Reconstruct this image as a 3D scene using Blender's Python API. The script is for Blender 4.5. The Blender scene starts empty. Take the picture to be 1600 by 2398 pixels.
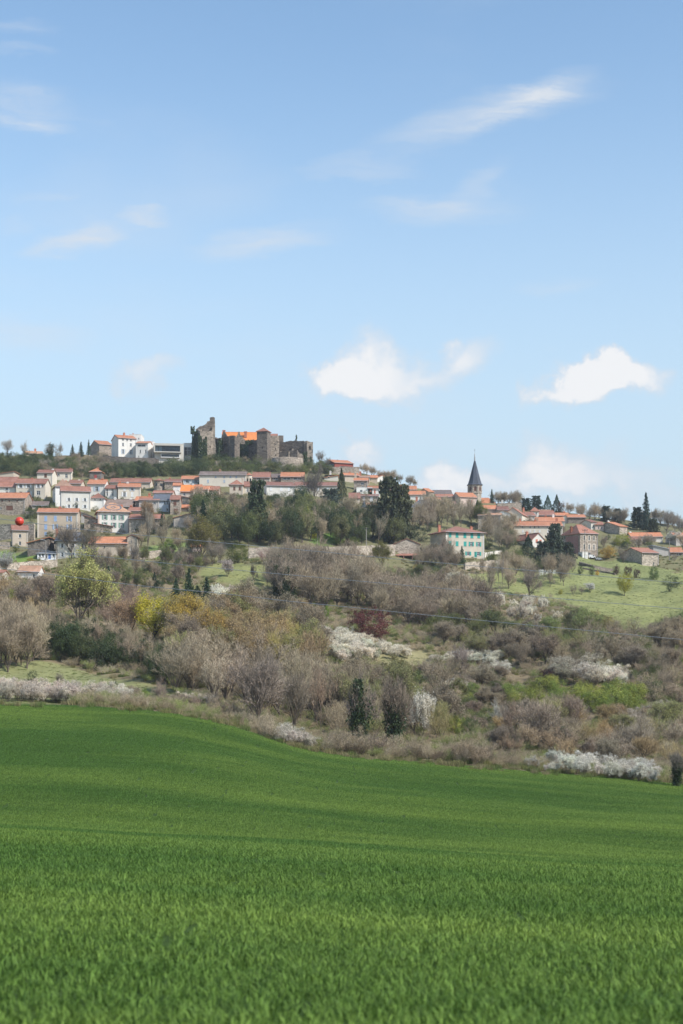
import bpy, math, random
import numpy as np
from mathutils import Vector, Matrix

SC = bpy.context.scene
COL = SC.collection
R = math.radians
F = 50 / 36 * 2398          # focal length in photo pixels
HZ = 1500.0                 # photo row of the eye level
CX = 800.0

# ------------------------------------------------------------------ camera
cam = bpy.data.cameras.new('camera')
cam.lens = 50; cam.sensor_width = 36; cam.sensor_fit = 'AUTO'
cam.shift_y = (HZ - 1199) / 2398
cam.clip_start = 0.3; cam.clip_end = 20000
cam.dof.use_dof = True; cam.dof.focus_distance = 420; cam.dof.aperture_fstop = 1.8
camo = bpy.data.objects.new('camera', cam); COL.objects.link(camo)
camo.location = (0, 0, 0); camo.rotation_euler = (R(90), 0, 0)
SC.camera = camo

# ------------------------------------------------------------------ sun, exposure
SUN_EL, SUN_AZ = R(42), R(121)            # azimuth clockwise from +Y
to_sun = Vector((math.sin(SUN_AZ) * math.cos(SUN_EL), math.cos(SUN_AZ) * math.cos(SUN_EL), math.sin(SUN_EL)))
sl = bpy.data.lights.new('sun', 'SUN'); sl.energy = 4.0; sl.angle = R(0.53); sl.color = (1.0, 0.955, 0.89)
so = bpy.data.objects.new('sun', sl); COL.objects.link(so)
so.rotation_euler = to_sun.to_track_quat('Z', 'Y').to_euler()
so.location = to_sun * 900
SC.cycles.sample_clamp_indirect = 1.5; SC.cycles.sample_clamp_direct = 6.0
vs = SC.view_settings
vs.view_transform = 'Standard'; vs.look = 'None'; vs.gamma = 1; vs.exposure = 0.35; vs.use_curve_mapping = False

# ------------------------------------------------------------------ world: sky and clouds
W = bpy.data.worlds.new('World'); SC.world = W; W.use_nodes = True
nt = W.node_tree; nt.nodes.clear()
def N(t, type_, **kw):
    n = t.nodes.new(type_)
    for k, v in kw.items(): setattr(n, k, v)
    return n
def mathn(t, op, a, b=None, c=None, clamp=False):
    n = t.nodes.new('ShaderNodeMath'); n.operation = op; n.use_clamp = clamp
    for i, v in enumerate((a, b, c)):
        if v is None: continue
        if isinstance(v, (int, float)): n.inputs[i].default_value = v
        else: t.links.new(v, n.inputs[i])
    return n.outputs[0]
SKY_S = 0.14
sky = N(nt, 'ShaderNodeTexSky', sky_type='NISHITA', sun_disc=False)
sky.sun_elevation = SUN_EL; sky.sun_rotation = SUN_AZ
sky.altitude = 400; sky.air_density = 1.0; sky.dust_density = 0.6; sky.ozone_density = 1.6
tc = N(nt, 'ShaderNodeTexCoord')
sep = N(nt, 'ShaderNodeSeparateXYZ'); nt.links.new(tc.outputs['Generated'], sep.inputs[0])
yy = mathn(nt, 'MAXIMUM', sep.outputs[1], 0.05)
uu = mathn(nt, 'DIVIDE', sep.outputs[0], yy); vv = mathn(nt, 'DIVIDE', sep.outputs[2], yy)
uv = N(nt, 'ShaderNodeCombineXYZ'); nt.links.new(uu, uv.inputs[0]); nt.links.new(vv, uv.inputs[1])
def warp(src, scale, amp, detail, sx=1.0, sy=1.0):
    m = N(nt, 'ShaderNodeMapping'); m.inputs['Scale'].default_value = (sx, sy, 1); nt.links.new(src, m.inputs[0])
    n = N(nt, 'ShaderNodeTexNoise'); n.inputs['Scale'].default_value = scale; n.inputs['Detail'].default_value = detail
    n.inputs['Roughness'].default_value = 0.6
    nt.links.new(m.outputs[0], n.inputs['Vector'])
    s = N(nt, 'ShaderNodeVectorMath', operation='SUBTRACT'); nt.links.new(n.outputs['Color'], s.inputs[0]); s.inputs[1].default_value = (.5, .5, .5)
    k = N(nt, 'ShaderNodeVectorMath', operation='MULTIPLY'); nt.links.new(s.outputs[0], k.inputs[0]); k.inputs[1].default_value = (amp, amp, 0)
    a = N(nt, 'ShaderNodeVectorMath', operation='ADD'); nt.links.new(src, a.inputs[0]); nt.links.new(k.outputs[0], a.inputs[1])
    return a.outputs[0], n.outputs['Fac']
wisp, wispf = warp(uv.outputs[0], 9, 0.075, 7, 0.5, 1.8)
fm = N(nt, 'ShaderNodeMapping'); fm.inputs['Rotation'].default_value = (0, 0, R(-9)); fm.inputs['Scale'].default_value = (7, 60, 1); nt.links.new(wisp, fm.inputs[0])
fib = N(nt, 'ShaderNodeTexNoise'); fib.inputs['Scale'].default_value = 1.0; fib.inputs['Detail'].default_value = 8; fib.inputs['Roughness'].default_value = .62; nt.links.new(fm.outputs[0], fib.inputs['Vector'])
fibr = N(nt, 'ShaderNodeMapRange', interpolation_type='SMOOTHSTEP'); nt.links.new(fib.outputs['Fac'], fibr.inputs[0])
fibr.inputs[1].default_value = .3; fibr.inputs[2].default_value = .72; fibr.inputs[3].default_value = .25; fibr.inputs[4].default_value = 1.15
puff, pufff = warp(uv.outputs[0], 26, 0.06, 9)
def blob(src, cx, cy, rx, ry, ang, amp, inner=0.1):
    m = N(nt, 'ShaderNodeMapping', vector_type='TEXTURE')
    m.inputs['Location'].default_value = ((cx - CX) / F, (HZ - cy) / F, 0)
    m.inputs['Rotation'].default_value = (0, 0, R(ang)); m.inputs['Scale'].default_value = (rx / F, ry / F, 1)
    nt.links.new(src, m.inputs[0])
    l = N(nt, 'ShaderNodeVectorMath', operation='LENGTH'); nt.links.new(m.outputs[0], l.inputs[0])
    r = N(nt, 'ShaderNodeMapRange', interpolation_type='SMOOTHSTEP')
    r.inputs[1].default_value = 1.0; r.inputs[2].default_value = inner; r.inputs[3].default_value = 0.0; r.inputs[4].default_value = amp
    nt.links.new(l.outputs['Value'], r.inputs[0])
    return r.outputs[0]
def total(lst, op='ADD'):
    t = lst[0]
    for x in lst[1:]: t = mathn(nt, op, t, x)
    return t
wisps = [blob(wisp, *a) for a in (
    (1130, 290, 370, 66, 13, .66), (1240, 262, 230, 48, 26, .5), (820, 392, 190, 36, -3, .52), (1040, 478, 260, 46, 5, .5), (1110, 430, 130, 38, 20, .35),
    (610, 580, 270, 46, 6, .58), (170, 556, 170, 46, 4, 1.0), (345, 517, 95, 34, 5, .95), (60, 250, 170, 60, -3, .5), (60, 297, 150, 28, -2, .55),
    (40, 80, 150, 26, -2, .35), (50, 132, 120, 20, 0, .4), (120, 470, 160, 32, -2, .42), (20, 520, 80, 30, 0, .42), (80, 770, 210, 75, -3, .42),
    (1300, 682, 140, 32, 7, .55), (230, 275, 90, 18, -6, .15), (80, 1010, 300, 40, 0, .3))]
wm = mathn(nt, 'MULTIPLY', total(wisps), fibr.outputs[0], clamp=True)
puffs = [blob(puff, *a) for a in (
    (845, 852, 135, 112, 12, 1.15, 0), (790, 895, 130, 82, 8, .85, 0), (890, 905, 220, 76, 0, .62, 0), (985, 885, 120, 84, 0, .58, 0), (1092, 832, 125, 84, 25, .9, 0),
    (1400, 888, 200, 72, 10, 1.1, 0), (1430, 862, 110, 70, 0, .9, 0), (1510, 880, 110, 70, -8, .95, 0), (1320, 915, 150, 52, 16, .7, 0), (1370, 876, 90, 54, 0, .6, 0),
    (320, 905, 110, 60, -15, .66, 0), (385, 870, 90, 58, 0, .64, 0), (845, 1072, 92, 66, 0, .95, 0), (1060, 1112, 170, 74, 5, .62, 0), (1280, 1080, 170, 100, 0, .55, 0),
    (1180, 1140, 430, 72, 0, .72, 0), (1420, 1100, 260, 100, 0, .5, 0), (1570, 1150, 210, 80, 0, .45, 0), (640, 925, 80, 44, 0, .22, 0), (1290, 815, 70, 30, 0, .2, 0))]
pm0 = total(puffs)
pm1 = mathn(nt, 'MULTIPLY_ADD', mathn(nt, 'SUBTRACT', pufff, 0.5), 1.35, mathn(nt, 'MULTIPLY', pm0, 1.15))
pmr = N(nt, 'ShaderNodeMapRange', interpolation_type='SMOOTHSTEP'); nt.links.new(pm1, pmr.inputs[0])
pmr.inputs[1].default_value = 0.05; pmr.inputs[2].default_value = 1.3; pmr.inputs[3].default_value = 0; pmr.inputs[4].default_value = 0.97
pm = mathn(nt, 'MULTIPLY', pmr.outputs[0], mathn(nt, 'MULTIPLY', pm0, 3.0, clamp=True), clamp=True)
pcr = N(nt, 'ShaderNodeMapRange', interpolation_type='SMOOTHSTEP'); nt.links.new(pm1, pcr.inputs[0]); pcr.inputs[1].default_value = .45; pcr.inputs[2].default_value = 1.45
front = mathn(nt, 'GREATER_THAN', sep.outputs[1], 0.06)
alpha = mathn(nt, 'MULTIPLY', mathn(nt, 'MAXIMUM', wm, pm), front)
# the rest of the sky carries the same thin scattered wisps
g3 = N(nt, 'ShaderNodeMapping'); g3.inputs['Scale'].default_value = (2.0, 2.0, 6.0); nt.links.new(tc.outputs['Generated'], g3.inputs[0])
gn = N(nt, 'ShaderNodeTexNoise'); gn.inputs['Scale'].default_value = 1.6; gn.inputs['Detail'].default_value = 7; nt.links.new(g3.outputs[0], gn.inputs['Vector'])
gr = N(nt, 'ShaderNodeMapRange', interpolation_type='SMOOTHSTEP'); nt.links.new(gn.outputs['Fac'], gr.inputs[0])
gr.inputs[1].default_value = .52; gr.inputs[2].default_value = .8; gr.inputs[3].default_value = 0; gr.inputs[4].default_value = .25
alpha = mathn(nt, 'MAXIMUM', alpha, gr.outputs[0])
hs = N(nt, 'ShaderNodeHueSaturation'); hs.inputs['Hue'].default_value = 0.492; hs.inputs['Saturation'].default_value = 1.0; hs.inputs['Value'].default_value = 1.2
nt.links.new(sky.outputs[0], hs.inputs['Color'])
hz = N(nt, 'ShaderNodeMapRange', interpolation_type='SMOOTHSTEP'); nt.links.new(sep.outputs[2], hz.inputs[0])
hz.inputs[1].default_value = 0.0; hz.inputs[2].default_value = 0.42; hz.inputs[3].default_value = 1; hz.inputs[4].default_value = 0
skm = N(nt, 'ShaderNodeMix', data_type='RGBA'); nt.links.new(hz.outputs[0], skm.inputs[0])
nt.links.new(hs.outputs[0], skm.inputs[6]); skm.inputs[7].default_value = (.465 / SKY_S, .58 / SKY_S, .665 / SKY_S, 1)
cm = N(nt, 'ShaderNodeMix', data_type='RGBA'); nt.links.new(alpha, cm.inputs[0]); nt.links.new(skm.outputs[2], cm.inputs[6])
ccm = N(nt, 'ShaderNodeMix', data_type='RGBA'); nt.links.new(pcr.outputs[0], ccm.inputs[0])
ccm.inputs[6].default_value = (.56 / SKY_S, .605 / SKY_S, .665 / SKY_S, 1); ccm.inputs[7].default_value = (.73 / SKY_S, .735 / SKY_S, .745 / SKY_S, 1)
nt.links.new(ccm.outputs[2], cm.inputs[7])
bg = N(nt, 'ShaderNodeBackground'); bg.inputs['Strength'].default_value = SKY_S
nt.links.new(cm.outputs[2], bg.inputs[0])
wo = N(nt, 'ShaderNodeOutputWorld'); nt.links.new(bg.outputs[0], wo.inputs[0])

# ------------------------------------------------------------------ helpers
def setp(o, label=None, cat=None, group=None, kind=None):
    if label: o['label'] = label
    if cat: o['category'] = cat
    if group: o['group'] = group
    if kind: o['kind'] = kind
    return o
class MB:
    def __init__(s): s.v = []; s.f = []; s.m = []
    def face(s, pts, m=0):
        i = len(s.v); s.v.extend([tuple(p) for p in pts]); s.f.append(tuple(range(i, i + len(pts)))); s.m.append(m)
    def box(s, P, u0, u1, n0, n1, z0, z1, m=0):
        c = [P(u, n, z) for z in (z0, z1) for (u, n) in ((u0, n0), (u1, n0), (u1, n1), (u0, n1))]
        i = len(s.v); s.v.extend([tuple(p) for p in c])
        for q in ((0, 3, 2, 1), (4, 5, 6, 7), (0, 1, 5, 4), (1, 2, 6, 5), (2, 3, 7, 6), (3, 0, 4, 7)):
            s.f.append(tuple(i + k for k in q)); s.m.append(m)
    def slab(s, pts, th, m=0):
        p = [Vector(q) for q in pts]; n = (p[1] - p[0]).cross(p[2] - p[0]).normalized()
        if n.z < 0: p.reverse(); n = -n
        b = [q - n * th for q in p]; k = len(p)
        s.face(p, m); s.face(list(reversed(b)), m)
        for i in range(k):
            j = (i + 1) % k; s.face([p[i], b[i], b[j], p[j]], m)
    def tube(s, pts, rads, n=6, m=0, cap=True):
        i0 = len(s.v); k = len(pts)
        for q in range(k):
            a = Vector(pts[max(q - 1, 0)]); b = Vector(pts[min(q + 1, k - 1)]); d = (b - a)
            d = d.normalized() if d.length > 1e-9 else Vector((0, 0, 1))
            x = d.cross(Vector((.3, .9, .1))).normalized(); y = d.cross(x)
            for j in range(n):
                t = 2 * math.pi * j / n
                s.v.append(tuple(Vector(pts[q]) + (x * math.cos(t) + y * math.sin(t)) * rads[q]))
        for q in range(k - 1):
            for j in range(n):
                a = i0 + q * n + j; b = i0 + q * n + (j + 1) % n
                s.f.append((a, b, b + n, a + n)); s.m.append(m)
        if cap:
            s.f.append(tuple(i0 + j for j in reversed(range(n)))); s.m.append(m)
            s.f.append(tuple(i0 + (k - 1) * n + j for j in range(n))); s.m.append(m)
    def lathe(s, c, prof, n=16, m=0, a0=0.0):
        i0 = len(s.v)
        for (r, z) in prof:
            for j in range(n):
                t = a0 + 2 * math.pi * j / n
                s.v.append((c[0] + r * math.cos(t), c[1] + r * math.sin(t), c[2] + z))
        for q in range(len(prof) - 1):
            for j in range(n):
                a = i0 + q * n + j; b = i0 + q * n + (j + 1) % n
                s.f.append((a, b, b + n, a + n)); s.m.append(m)
        s.f.append(tuple(i0 + (len(prof) - 1) * n + j for j in range(n))); s.m.append(m)
    def mesh(s, name, mats, smooth=False):
        me = bpy.data.meshes.new(name); me.from_pydata(s.v, [], s.f)
        for mt in (mats if isinstance(mats, (list, tuple)) else [mats]): me.materials.append(mt)
        if any(s.m): me.polygons.foreach_set('material_index', s.m)
        if smooth: me.polygons.foreach_set('use_smooth', [True] * len(s.f))
        me.update(); return me
    def build(s, name, mats, parent=None, smooth=False):
        o = bpy.data.objects.new(name, s.mesh(name, mats, smooth)); COL.objects.link(o)
        if parent: o.parent = parent
        return o
def empty(name, loc, rz=0.0):
    o = bpy.data.objects.new(name, None); COL.objects.link(o); o.location = loc; o.rotation_euler = (0, 0, rz)
    o.empty_display_size = 0.5
    return o
IDP = lambda u, n, z: (u, n, z)

# ------------------------------------------------------------------ materials
MATS = {}
def newmat(name):
    m = bpy.data.materials.new(name); m.use_nodes = True
    t = m.node_tree; b = t.nodes['Principled BSDF']; MATS[name] = m
    return m, t, b
def mixc(t, fac, a, b, blend='MIX'):
    n = t.nodes.new('ShaderNodeMix'); n.data_type = 'RGBA'; n.blend_type = blend
    for i, v in ((0, fac), (6, a), (7, b)):
        if isinstance(v, (int, float)): n.inputs[i].default_value = v
        elif isinstance(v, tuple): n.inputs[i].default_value = (*v[:3], 1)
        else: t.links.new(v, n.inputs[i])
    return n.outputs[2]
def noise(t, scale, detail=4, vec=None, rough=.55):
    n = t.nodes.new('ShaderNodeTexNoise'); n.inputs['Scale'].default_value = scale; n.inputs['Detail'].default_value = detail
    n.inputs['Roughness'].default_value = rough
    if vec is not None: t.links.new(vec, n.inputs['Vector'])
    return n.outputs['Fac']
def ramp(t, fac, lo, hi, a=0.0, b=1.0):
    n = t.nodes.new('ShaderNodeMapRange'); t.links.new(fac, n.inputs[0])
    n.inputs[1].default_value = lo; n.inputs[2].default_value = hi; n.inputs[3].default_value = a; n.inputs[4].default_value = b
    return n.outputs[0]
def ocoord(t, kind='Object'):
    return t.nodes.new('ShaderNodeTexCoord').outputs[kind]
def wpos(t): return t.nodes.new('ShaderNodeNewGeometry').outputs['Position']
def scalev(t, v, s):
    m = t.nodes.new('ShaderNodeMapping'); m.inputs['Scale'].default_value = s; t.links.new(v, m.inputs[0]); return m.outputs[0]
def bump(t, b, h, strength, dist=0.05):
    n = t.nodes.new('ShaderNodeBump'); n.inputs['Strength'].default_value = strength; n.inputs['Distance'].default_value = dist
    t.links.new(h, n.inputs['Height']); t.links.new(n.outputs[0], b.inputs['Normal'])
def plain(name, c, rough=.7, metal=0.0):
    if name in MATS: return MATS[name]
    m, t, b = newmat(name)
    n = noise(t, 3.0, 3, ocoord(t))
    col = mixc(t, ramp(t, n, .3, .7), tuple(x * .85 for x in c), tuple(min(1, x * 1.1) for x in c))
    t.links.new(col, b.inputs['Base Color']); b.inputs['Roughness'].default_value = rough; b.inputs['Metallic'].default_value = metal
    return m
def plaster(name, c, dirt=(.28, .23, .18)):
    m, t, b = newmat(name); v = wpos(t)
    n1 = noise(t, .35, 6, v, .65); n2 = noise(t, 1.0, 5, scalev(t, v, (1.2, 1.2, .25))); n3 = noise(t, 5, 3, v)
    c1 = mixc(t, ramp(t, n1, .35, .7), c, tuple(x * .84 for x in c))
    c2 = mixc(t, ramp(t, n2, .56, .82, 0, .42), c1, dirt)
    c3 = mixc(t, ramp(t, n3, .3, .7, 0, .18), c2, (.9, .88, .84))
    oi = t.nodes.new('ShaderNodeObjectInfo')
    c3 = mixc(t, 1.0, c3, mixc(t, oi.outputs['Random'], (.86, .84, .8), (1.1, 1.1, 1.1)), 'MULTIPLY')
    t.links.new(c3, b.inputs['Base Color']); b.inputs['Roughness'].default_value = .9; bump(t, b, n3, .3, .03)
    return m
def stone(name, c, lo=.45, hi=1.5, scale=2.2, mortar=(.36, .31, .25)):
    m, t, b = newmat(name); v = scalev(t, wpos(t), (1, 1, 1.5))
    vo = t.nodes.new('ShaderNodeTexVoronoi'); vo.inputs['Scale'].default_value = scale; t.links.new(v, vo.inputs['Vector'])
    s = t.nodes.new('ShaderNodeSeparateColor'); t.links.new(vo.outputs['Color'], s.inputs[0])
    c1 = mixc(t, s.outputs[0], tuple(x * lo for x in c), tuple(min(.8, x * hi) for x in c))
    n1 = noise(t, .25, 6, v, .65)
    c2 = mixc(t, ramp(t, n1, .35, .68, 0, .6), c1, tuple(x * .5 for x in c))
    ve = t.nodes.new('ShaderNodeTexVoronoi'); ve.feature = 'DISTANCE_TO_EDGE'; ve.inputs['Scale'].default_value = scale; t.links.new(v, ve.inputs['Vector'])
    c3 = mixc(t, ramp(t, ve.outputs['Distance'], 0.0, .07, .75, 0), c2, mortar)
    t.links.new(c3, b.inputs['Base Color']); b.inputs['Roughness'].default_value = .95
    bump(t, b, ve.outputs['Distance'], .6, .12)
    return m
def tiles(name, c, alt, moss=.25):
    m, t, b = newmat(name); v = ocoord(t)
    vo = t.nodes.new('ShaderNodeTexVoronoi'); vo.inputs['Scale'].default_value = 1.0
    t.links.new(scalev(t, v, (3.6, 2.4, 2.4)), vo.inputs['Vector'])
    s = t.nodes.new('ShaderNodeSeparateColor'); t.links.new(vo.outputs['Color'], s.inputs[0])
    c1 = mixc(t, ramp(t, s.outputs[0], 0, 1, 0, .8), c, alt)
    n1 = noise(t, .4, 5, wpos(t), .65)
    c2 = mixc(t, ramp(t, n1, .42, .75, 0, moss * 2.0), c1, tuple(x * .5 for x in alt))
    n2 = noise(t, 1.3, 4, scalev(t, v, (1, .25, .25)))
    c3 = mixc(t, ramp(t, n2, .45, .75, 0, .45), c2, (min(.8, c[0] * 1.25), min(.8, c[1] * 1.45), min(.8, c[2] * 1.7)))
    oi = t.nodes.new('ShaderNodeObjectInfo')
    c3 = mixc(t, 1.0, c3, mixc(t, oi.outputs['Random'], (.74, .78, .84), (1.16, 1.12, 1.06)), 'MULTIPLY')
    t.links.new(c3, b.inputs['Base Color']); b.inputs['Roughness'].default_value = .85
    wv = t.nodes.new('ShaderNodeTexWave'); wv.inputs['Scale'].default_value = 1.3; wv.bands_direction = 'X'; t.links.new(v, wv.inputs[0])
    bump(t, b, wv.outputs['Fac'], .5, .06)
    return m
plaster('white', (.78, .755, .71)); plaster('cream', (.66, .585, .48)); plaster('beige', (.53, .435, .335)); plaster('pink', (.62, .47, .40))
plaster('greyplaster', (.42, .38, .34)); plaster('pale', (.71, .66, .58)); plaster('concrete', (.60, .575, .53), (.4, .38, .35)); plaster('ochre', (.5, .36, .23)); plaster('redplaster', (.27, .1, .075))
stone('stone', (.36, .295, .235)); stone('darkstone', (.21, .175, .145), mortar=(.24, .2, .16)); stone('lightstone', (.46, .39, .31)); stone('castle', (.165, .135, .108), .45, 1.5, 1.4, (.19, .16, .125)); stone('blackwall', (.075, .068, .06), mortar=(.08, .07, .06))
stone('castlelit', (.285, .232, .178), .45, 1.45, 1.4)  # same castle stone painted lighter for the sunlit faces, darker for the shaded ones
tiles('orange', (.52, .215, .11), (.38, .155, .085), .15); tiles('rust', (.37, .17, .115), (.26, .115, .08), .25); tiles('brown', (.29, .135, .095), (.2, .095, .07), .3)
tiles('greybrown', (.25, .18, .145), (.17, .13, .11), .3); tiles('spireslate', (.075, .085, .105), (.05, .055, .07), .1); tiles('slate', (.15, .16, .18), (.1, .11, .13), .15); tiles('faded', (.50, .28, .17), (.36, .21, .14), .25); tiles('vivid', (.66, .225, .06), (.54, .17, .05), .05)
plain('teal', (.025, .34, .29)); plain('lightblue', (.3, .42, .62)); plain('greygreen', (.19, .33, .26)); plain('whitepaint', (.74, .74, .73)); plain('brownwood', (.16, .075, .05)); plain('redpaint', (.38, .05, .045)); plain('salmon', (.6, .2, .13)); plain('greyblue', (.42, .48, .55)); plain('blue', (.12, .22, .5))
plain('greypaint', (.5, .5, .49)); plain('pole', (.3, .27, .24)); plain('galv', (.45, .46, .47), .5, .3); plain('redclad', (.27, .055, .035)); plain('brick', (.45, .17, .1)); plain('cable', (.2, .22, .25)); plain('darkmetal', (.04, .04, .045), .4, .4)
m, t, b = newmat('glass'); b.inputs['Base Color'].default_value = (.03, .037, .045, 1); b.inputs['Roughness'].default_value = .12; b.inputs['Specular IOR Level'].default_value = .6
m, t, b = newmat('glasslight'); b.inputs['Base Color'].default_value = (.12, .16, .19, 1); b.inputs['Roughness'].default_value = .1
m, t, b = newmat('ball'); b.inputs['Base Color'].default_value = (.62, .05, .03, 1); b.inputs['Roughness'].default_value = .4
def leafmat(name, fixed=None, trans=.3, rnd=False, rough=.6, cols=None):
    m, t, b = newmat(name)
    g = t.nodes.new('ShaderNodeNewGeometry'); oi = t.nodes.new('ShaderNodeObjectInfo')
    if cols:
        cr = t.nodes.new('ShaderNodeValToRGB'); cr.color_ramp.interpolation = 'CONSTANT'
        while len(cr.color_ramp.elements) < len(cols): cr.color_ramp.elements.new(.5)
        for i, c in enumerate(cols):
            cr.color_ramp.elements[i].position = i / len(cols); cr.color_ramp.elements[i].color = (*c, 1)
        t.links.new(oi.outputs['Random'], cr.inputs[0]); base = cr.outputs[0]
    else:
        base = fixed if fixed else oi.outputs['Color']
    c1 = mixc(t, 1.0, base, mixc(t, g.outputs['Random Per Island'], (.62, .62, .6), (1.3, 1.3, 1.25)), 'MULTIPLY')
    t.links.new(c1, b.inputs['Base Color']); b.inputs['Roughness'].default_value = rough; b.inputs['Specular IOR Level'].default_value = .25
    if trans:
        tr = t.nodes.new('ShaderNodeBsdfTranslucent'); t.links.new(c1, tr.inputs[0])
        mx = t.nodes.new('ShaderNodeMixShader'); mx.inputs[0].default_value = trans
        t.links.new(b.outputs[0], mx.inputs[1]); t.links.new(tr.outputs[0], mx.inputs[2])
        t.links.new(mx.outputs[0], t.nodes['Material Output'].inputs[0])
    return m
leafmat('leaf'); leafmat('twig', None, 0, rough=.9); leafmat('twigfix', (.2, .16, .125), 0, rough=.9); leafmat('ivyleaf', (.05, .075, .03), .12, rough=.4)
leafmat('bark', (.125, .1, .08), 0, rough=.95)
leafmat('brushrand', None, 0, True, .9, [(.38, .30, .20), (.32, .255, .17), (.42, .345, .23), (.24, .27, .10), (.34, .28, .19), (.29, .31, .13), (.46, .39, .28), (.26, .3, .10)])
leafmat('tuftrand', None, .2, True, .9, [(.2, .2, .075), (.26, .23, .11), (.15, .19, .06), (.3, .26, .14)])
leafmat('meadowrand', None, .2, True, .9, [(.19, .23, .08), (.24, .25, .11), (.16, .21, .07), (.27, .26, .13)])
# wheat
m, t, b = newmat('wheat'); g = t.nodes.new('ShaderNodeNewGeometry')
big = noise(t, .03, 3, scalev(t, g.outputs['Position'], (.7, 3.0, 1))); mid = noise(t, .22, 4, scalev(t, g.outputs['Position'], (.5, 2.6, 1)))  # crop tone bands; the darker ones also paint slope shade into the colour
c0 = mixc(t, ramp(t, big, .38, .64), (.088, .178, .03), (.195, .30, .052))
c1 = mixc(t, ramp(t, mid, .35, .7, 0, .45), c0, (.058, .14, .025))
c2 = mixc(t, 1.0, c1, mixc(t, g.outputs['Random Per Island'], (.3, .36, .3), (1.95, 1.75, 2.0)), 'MULTIPLY')
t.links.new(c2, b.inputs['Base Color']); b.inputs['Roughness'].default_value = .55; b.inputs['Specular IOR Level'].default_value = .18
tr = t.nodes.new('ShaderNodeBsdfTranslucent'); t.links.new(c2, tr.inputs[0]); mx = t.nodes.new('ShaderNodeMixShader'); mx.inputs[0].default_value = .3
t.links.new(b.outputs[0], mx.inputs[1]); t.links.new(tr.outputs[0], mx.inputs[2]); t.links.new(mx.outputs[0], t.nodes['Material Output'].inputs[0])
# ground
m, t, b = newmat('ground'); at = t.nodes.new('ShaderNodeAttribute'); at.attribute_name = 'cover'; g = wpos(t)
n1 = noise(t, .12, 6, g, .65); n2 = noise(t, .9, 5, g, .6); n3 = noise(t, 3.5, 3, g)
c1 = mixc(t, 1.0, at.outputs['Color'], mixc(t, n1, (.6, .62, .6), (1.45, 1.35, 1.35)), 'MULTIPLY')
c2 = mixc(t, 1.0, c1, mixc(t, n2, (.65, .65, .65), (1.35, 1.35, 1.35)), 'MULTIPLY')
t.links.new(c2, b.inputs['Base Color']); b.inputs['Roughness'].default_value = 1.0; b.inputs['Specular IOR Level'].default_value = .1; bump(t, b, n3, .5, .15)
# ------------------------------------------------------------------ terrain
def ip(px, xs, ys): return np.interp(px, xs, ys)
EDGE_X = [0, 350, 470, 560, 640, 730, 900, 1100, 1300, 1600, 1750]
EDGE_Y = [1648, 1660, 1673, 1697, 1738, 1762, 1776, 1794, 1812, 1838, 1850]
SKY_X = [0, 200, 300, 450, 700, 760, 850, 950, 1050, 1150, 1300, 1450, 1600]
SKY_Y = [1066, 1066, 1070, 1077, 1078, 1094, 1112, 1132, 1163, 1180, 1198, 1216, 1230]
def profile(px):
    """for photo columns PX: rows of (ground row, distance) from near to far"""
    px = np.clip(px, -150, 1750)
    e = ip(px, EDGE_X, EDGE_Y); s = ip(px, SKY_X, SKY_Y)
    c = ip(px, [0, 500, 1000, 1600], [1946, 1975, 2005, 2045])
    o = np.ones_like(px)
    rows = [(2398 * o, 11 * o), (c + 230, 16.5 * o), (c + 95, 25 * o), (c + 18, 36 * o), (c, 42 * o), (c - 11, 80 * o),
            (e + .45 * (c - e), 109 * o), (e + .16 * (c - e), 137 * o), (e, 156 * o), (e - 7, 172 * o)]
    for g_, d in ((0, 205), (.25, 268), (.5, 350), (.65, 405), (.75, 450), (.85, 497), (.93, 545), (1, 610)):
        top = np.minimum(1610 * o, e - 22)
        rows.append((top + (s - top) * g_, d * o + (1 - g_) * ip(px, [0, 400, 700, 1000, 1600], [-5, -5, 18, 28, 35])))
    return np.array([r[0] for r in rows]), np.array([r[1] for r in rows])
def raw_height(X, Y):
    sh = X.shape; x = X.ravel(); y = Y.ravel(); yc = np.maximum(y, 11)
    px = CX + F * x / yc
    P, D = profile(px)
    z = np.empty_like(x)
    py = np.where(yc <= D[0], P[0], P[-1])
    for k in range(len(P) - 1):
        m = (yc > D[k]) & (yc <= D[k + 1]); f = (yc - D[k]) / (D[k + 1] - D[k])
        py = np.where(m, P[k] + (P[k + 1] - P[k]) * f, py)
    z = (HZ - py) / F * yc
    far = yc > D[-1]
    z = np.where(far, (HZ - P[-1]) / F * D[-1] - .03 * np.minimum(yc - D[-1], 900), z)
    near = y < 11
    z = np.where(near, -1.75 + (z + 1.75) * np.clip(y, 0, 11) / 11 + .04 * np.maximum(-y, 0).clip(0, 200), z)
    return z.reshape(sh)
GX0, GX1, GY0, GY1, GS = -280, 280, 0, 780, 2.0
gx = np.arange(GX0, GX1 + .1, GS); gy = np.arange(GY0, GY1 + .1, GS)
XX, YY = np.meshgrid(gx, gy)
ZZ = raw_height(XX, YY)
def blur(Z, sig):
    r = int(sig * 3); k = np.exp(-.5 * (np.arange(-r, r + 1) / sig) ** 2); k /= k.sum()
    Zp = np.pad(Z, ((r, r), (r, r)), 'edge')
    Zp = sum(Zp[:, i:i + Z.shape[1]] * k[i] for i in range(2 * r + 1))
    return sum(Zp[i:i + Z.shape[0]] * k[i] for i in range(2 * r + 1))
Zb = blur(ZZ, 2.2)
w = np.clip((YY - 10) / 14, 0, 1); ZZ = ZZ * (1 - w) + Zb * w
w = np.clip((YY - 185) / 40, 0, 1)
ZZ += w * (.5 * np.sin(XX * .21 + 1.3 * np.sin(YY * .13)) + .4 * np.sin(YY * .27 + .15 * XX) + .25 * np.sin(XX * .53 - YY * .41))
wf = np.clip((YY - 15) / 30, 0, 1) * (1 - w)
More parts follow.
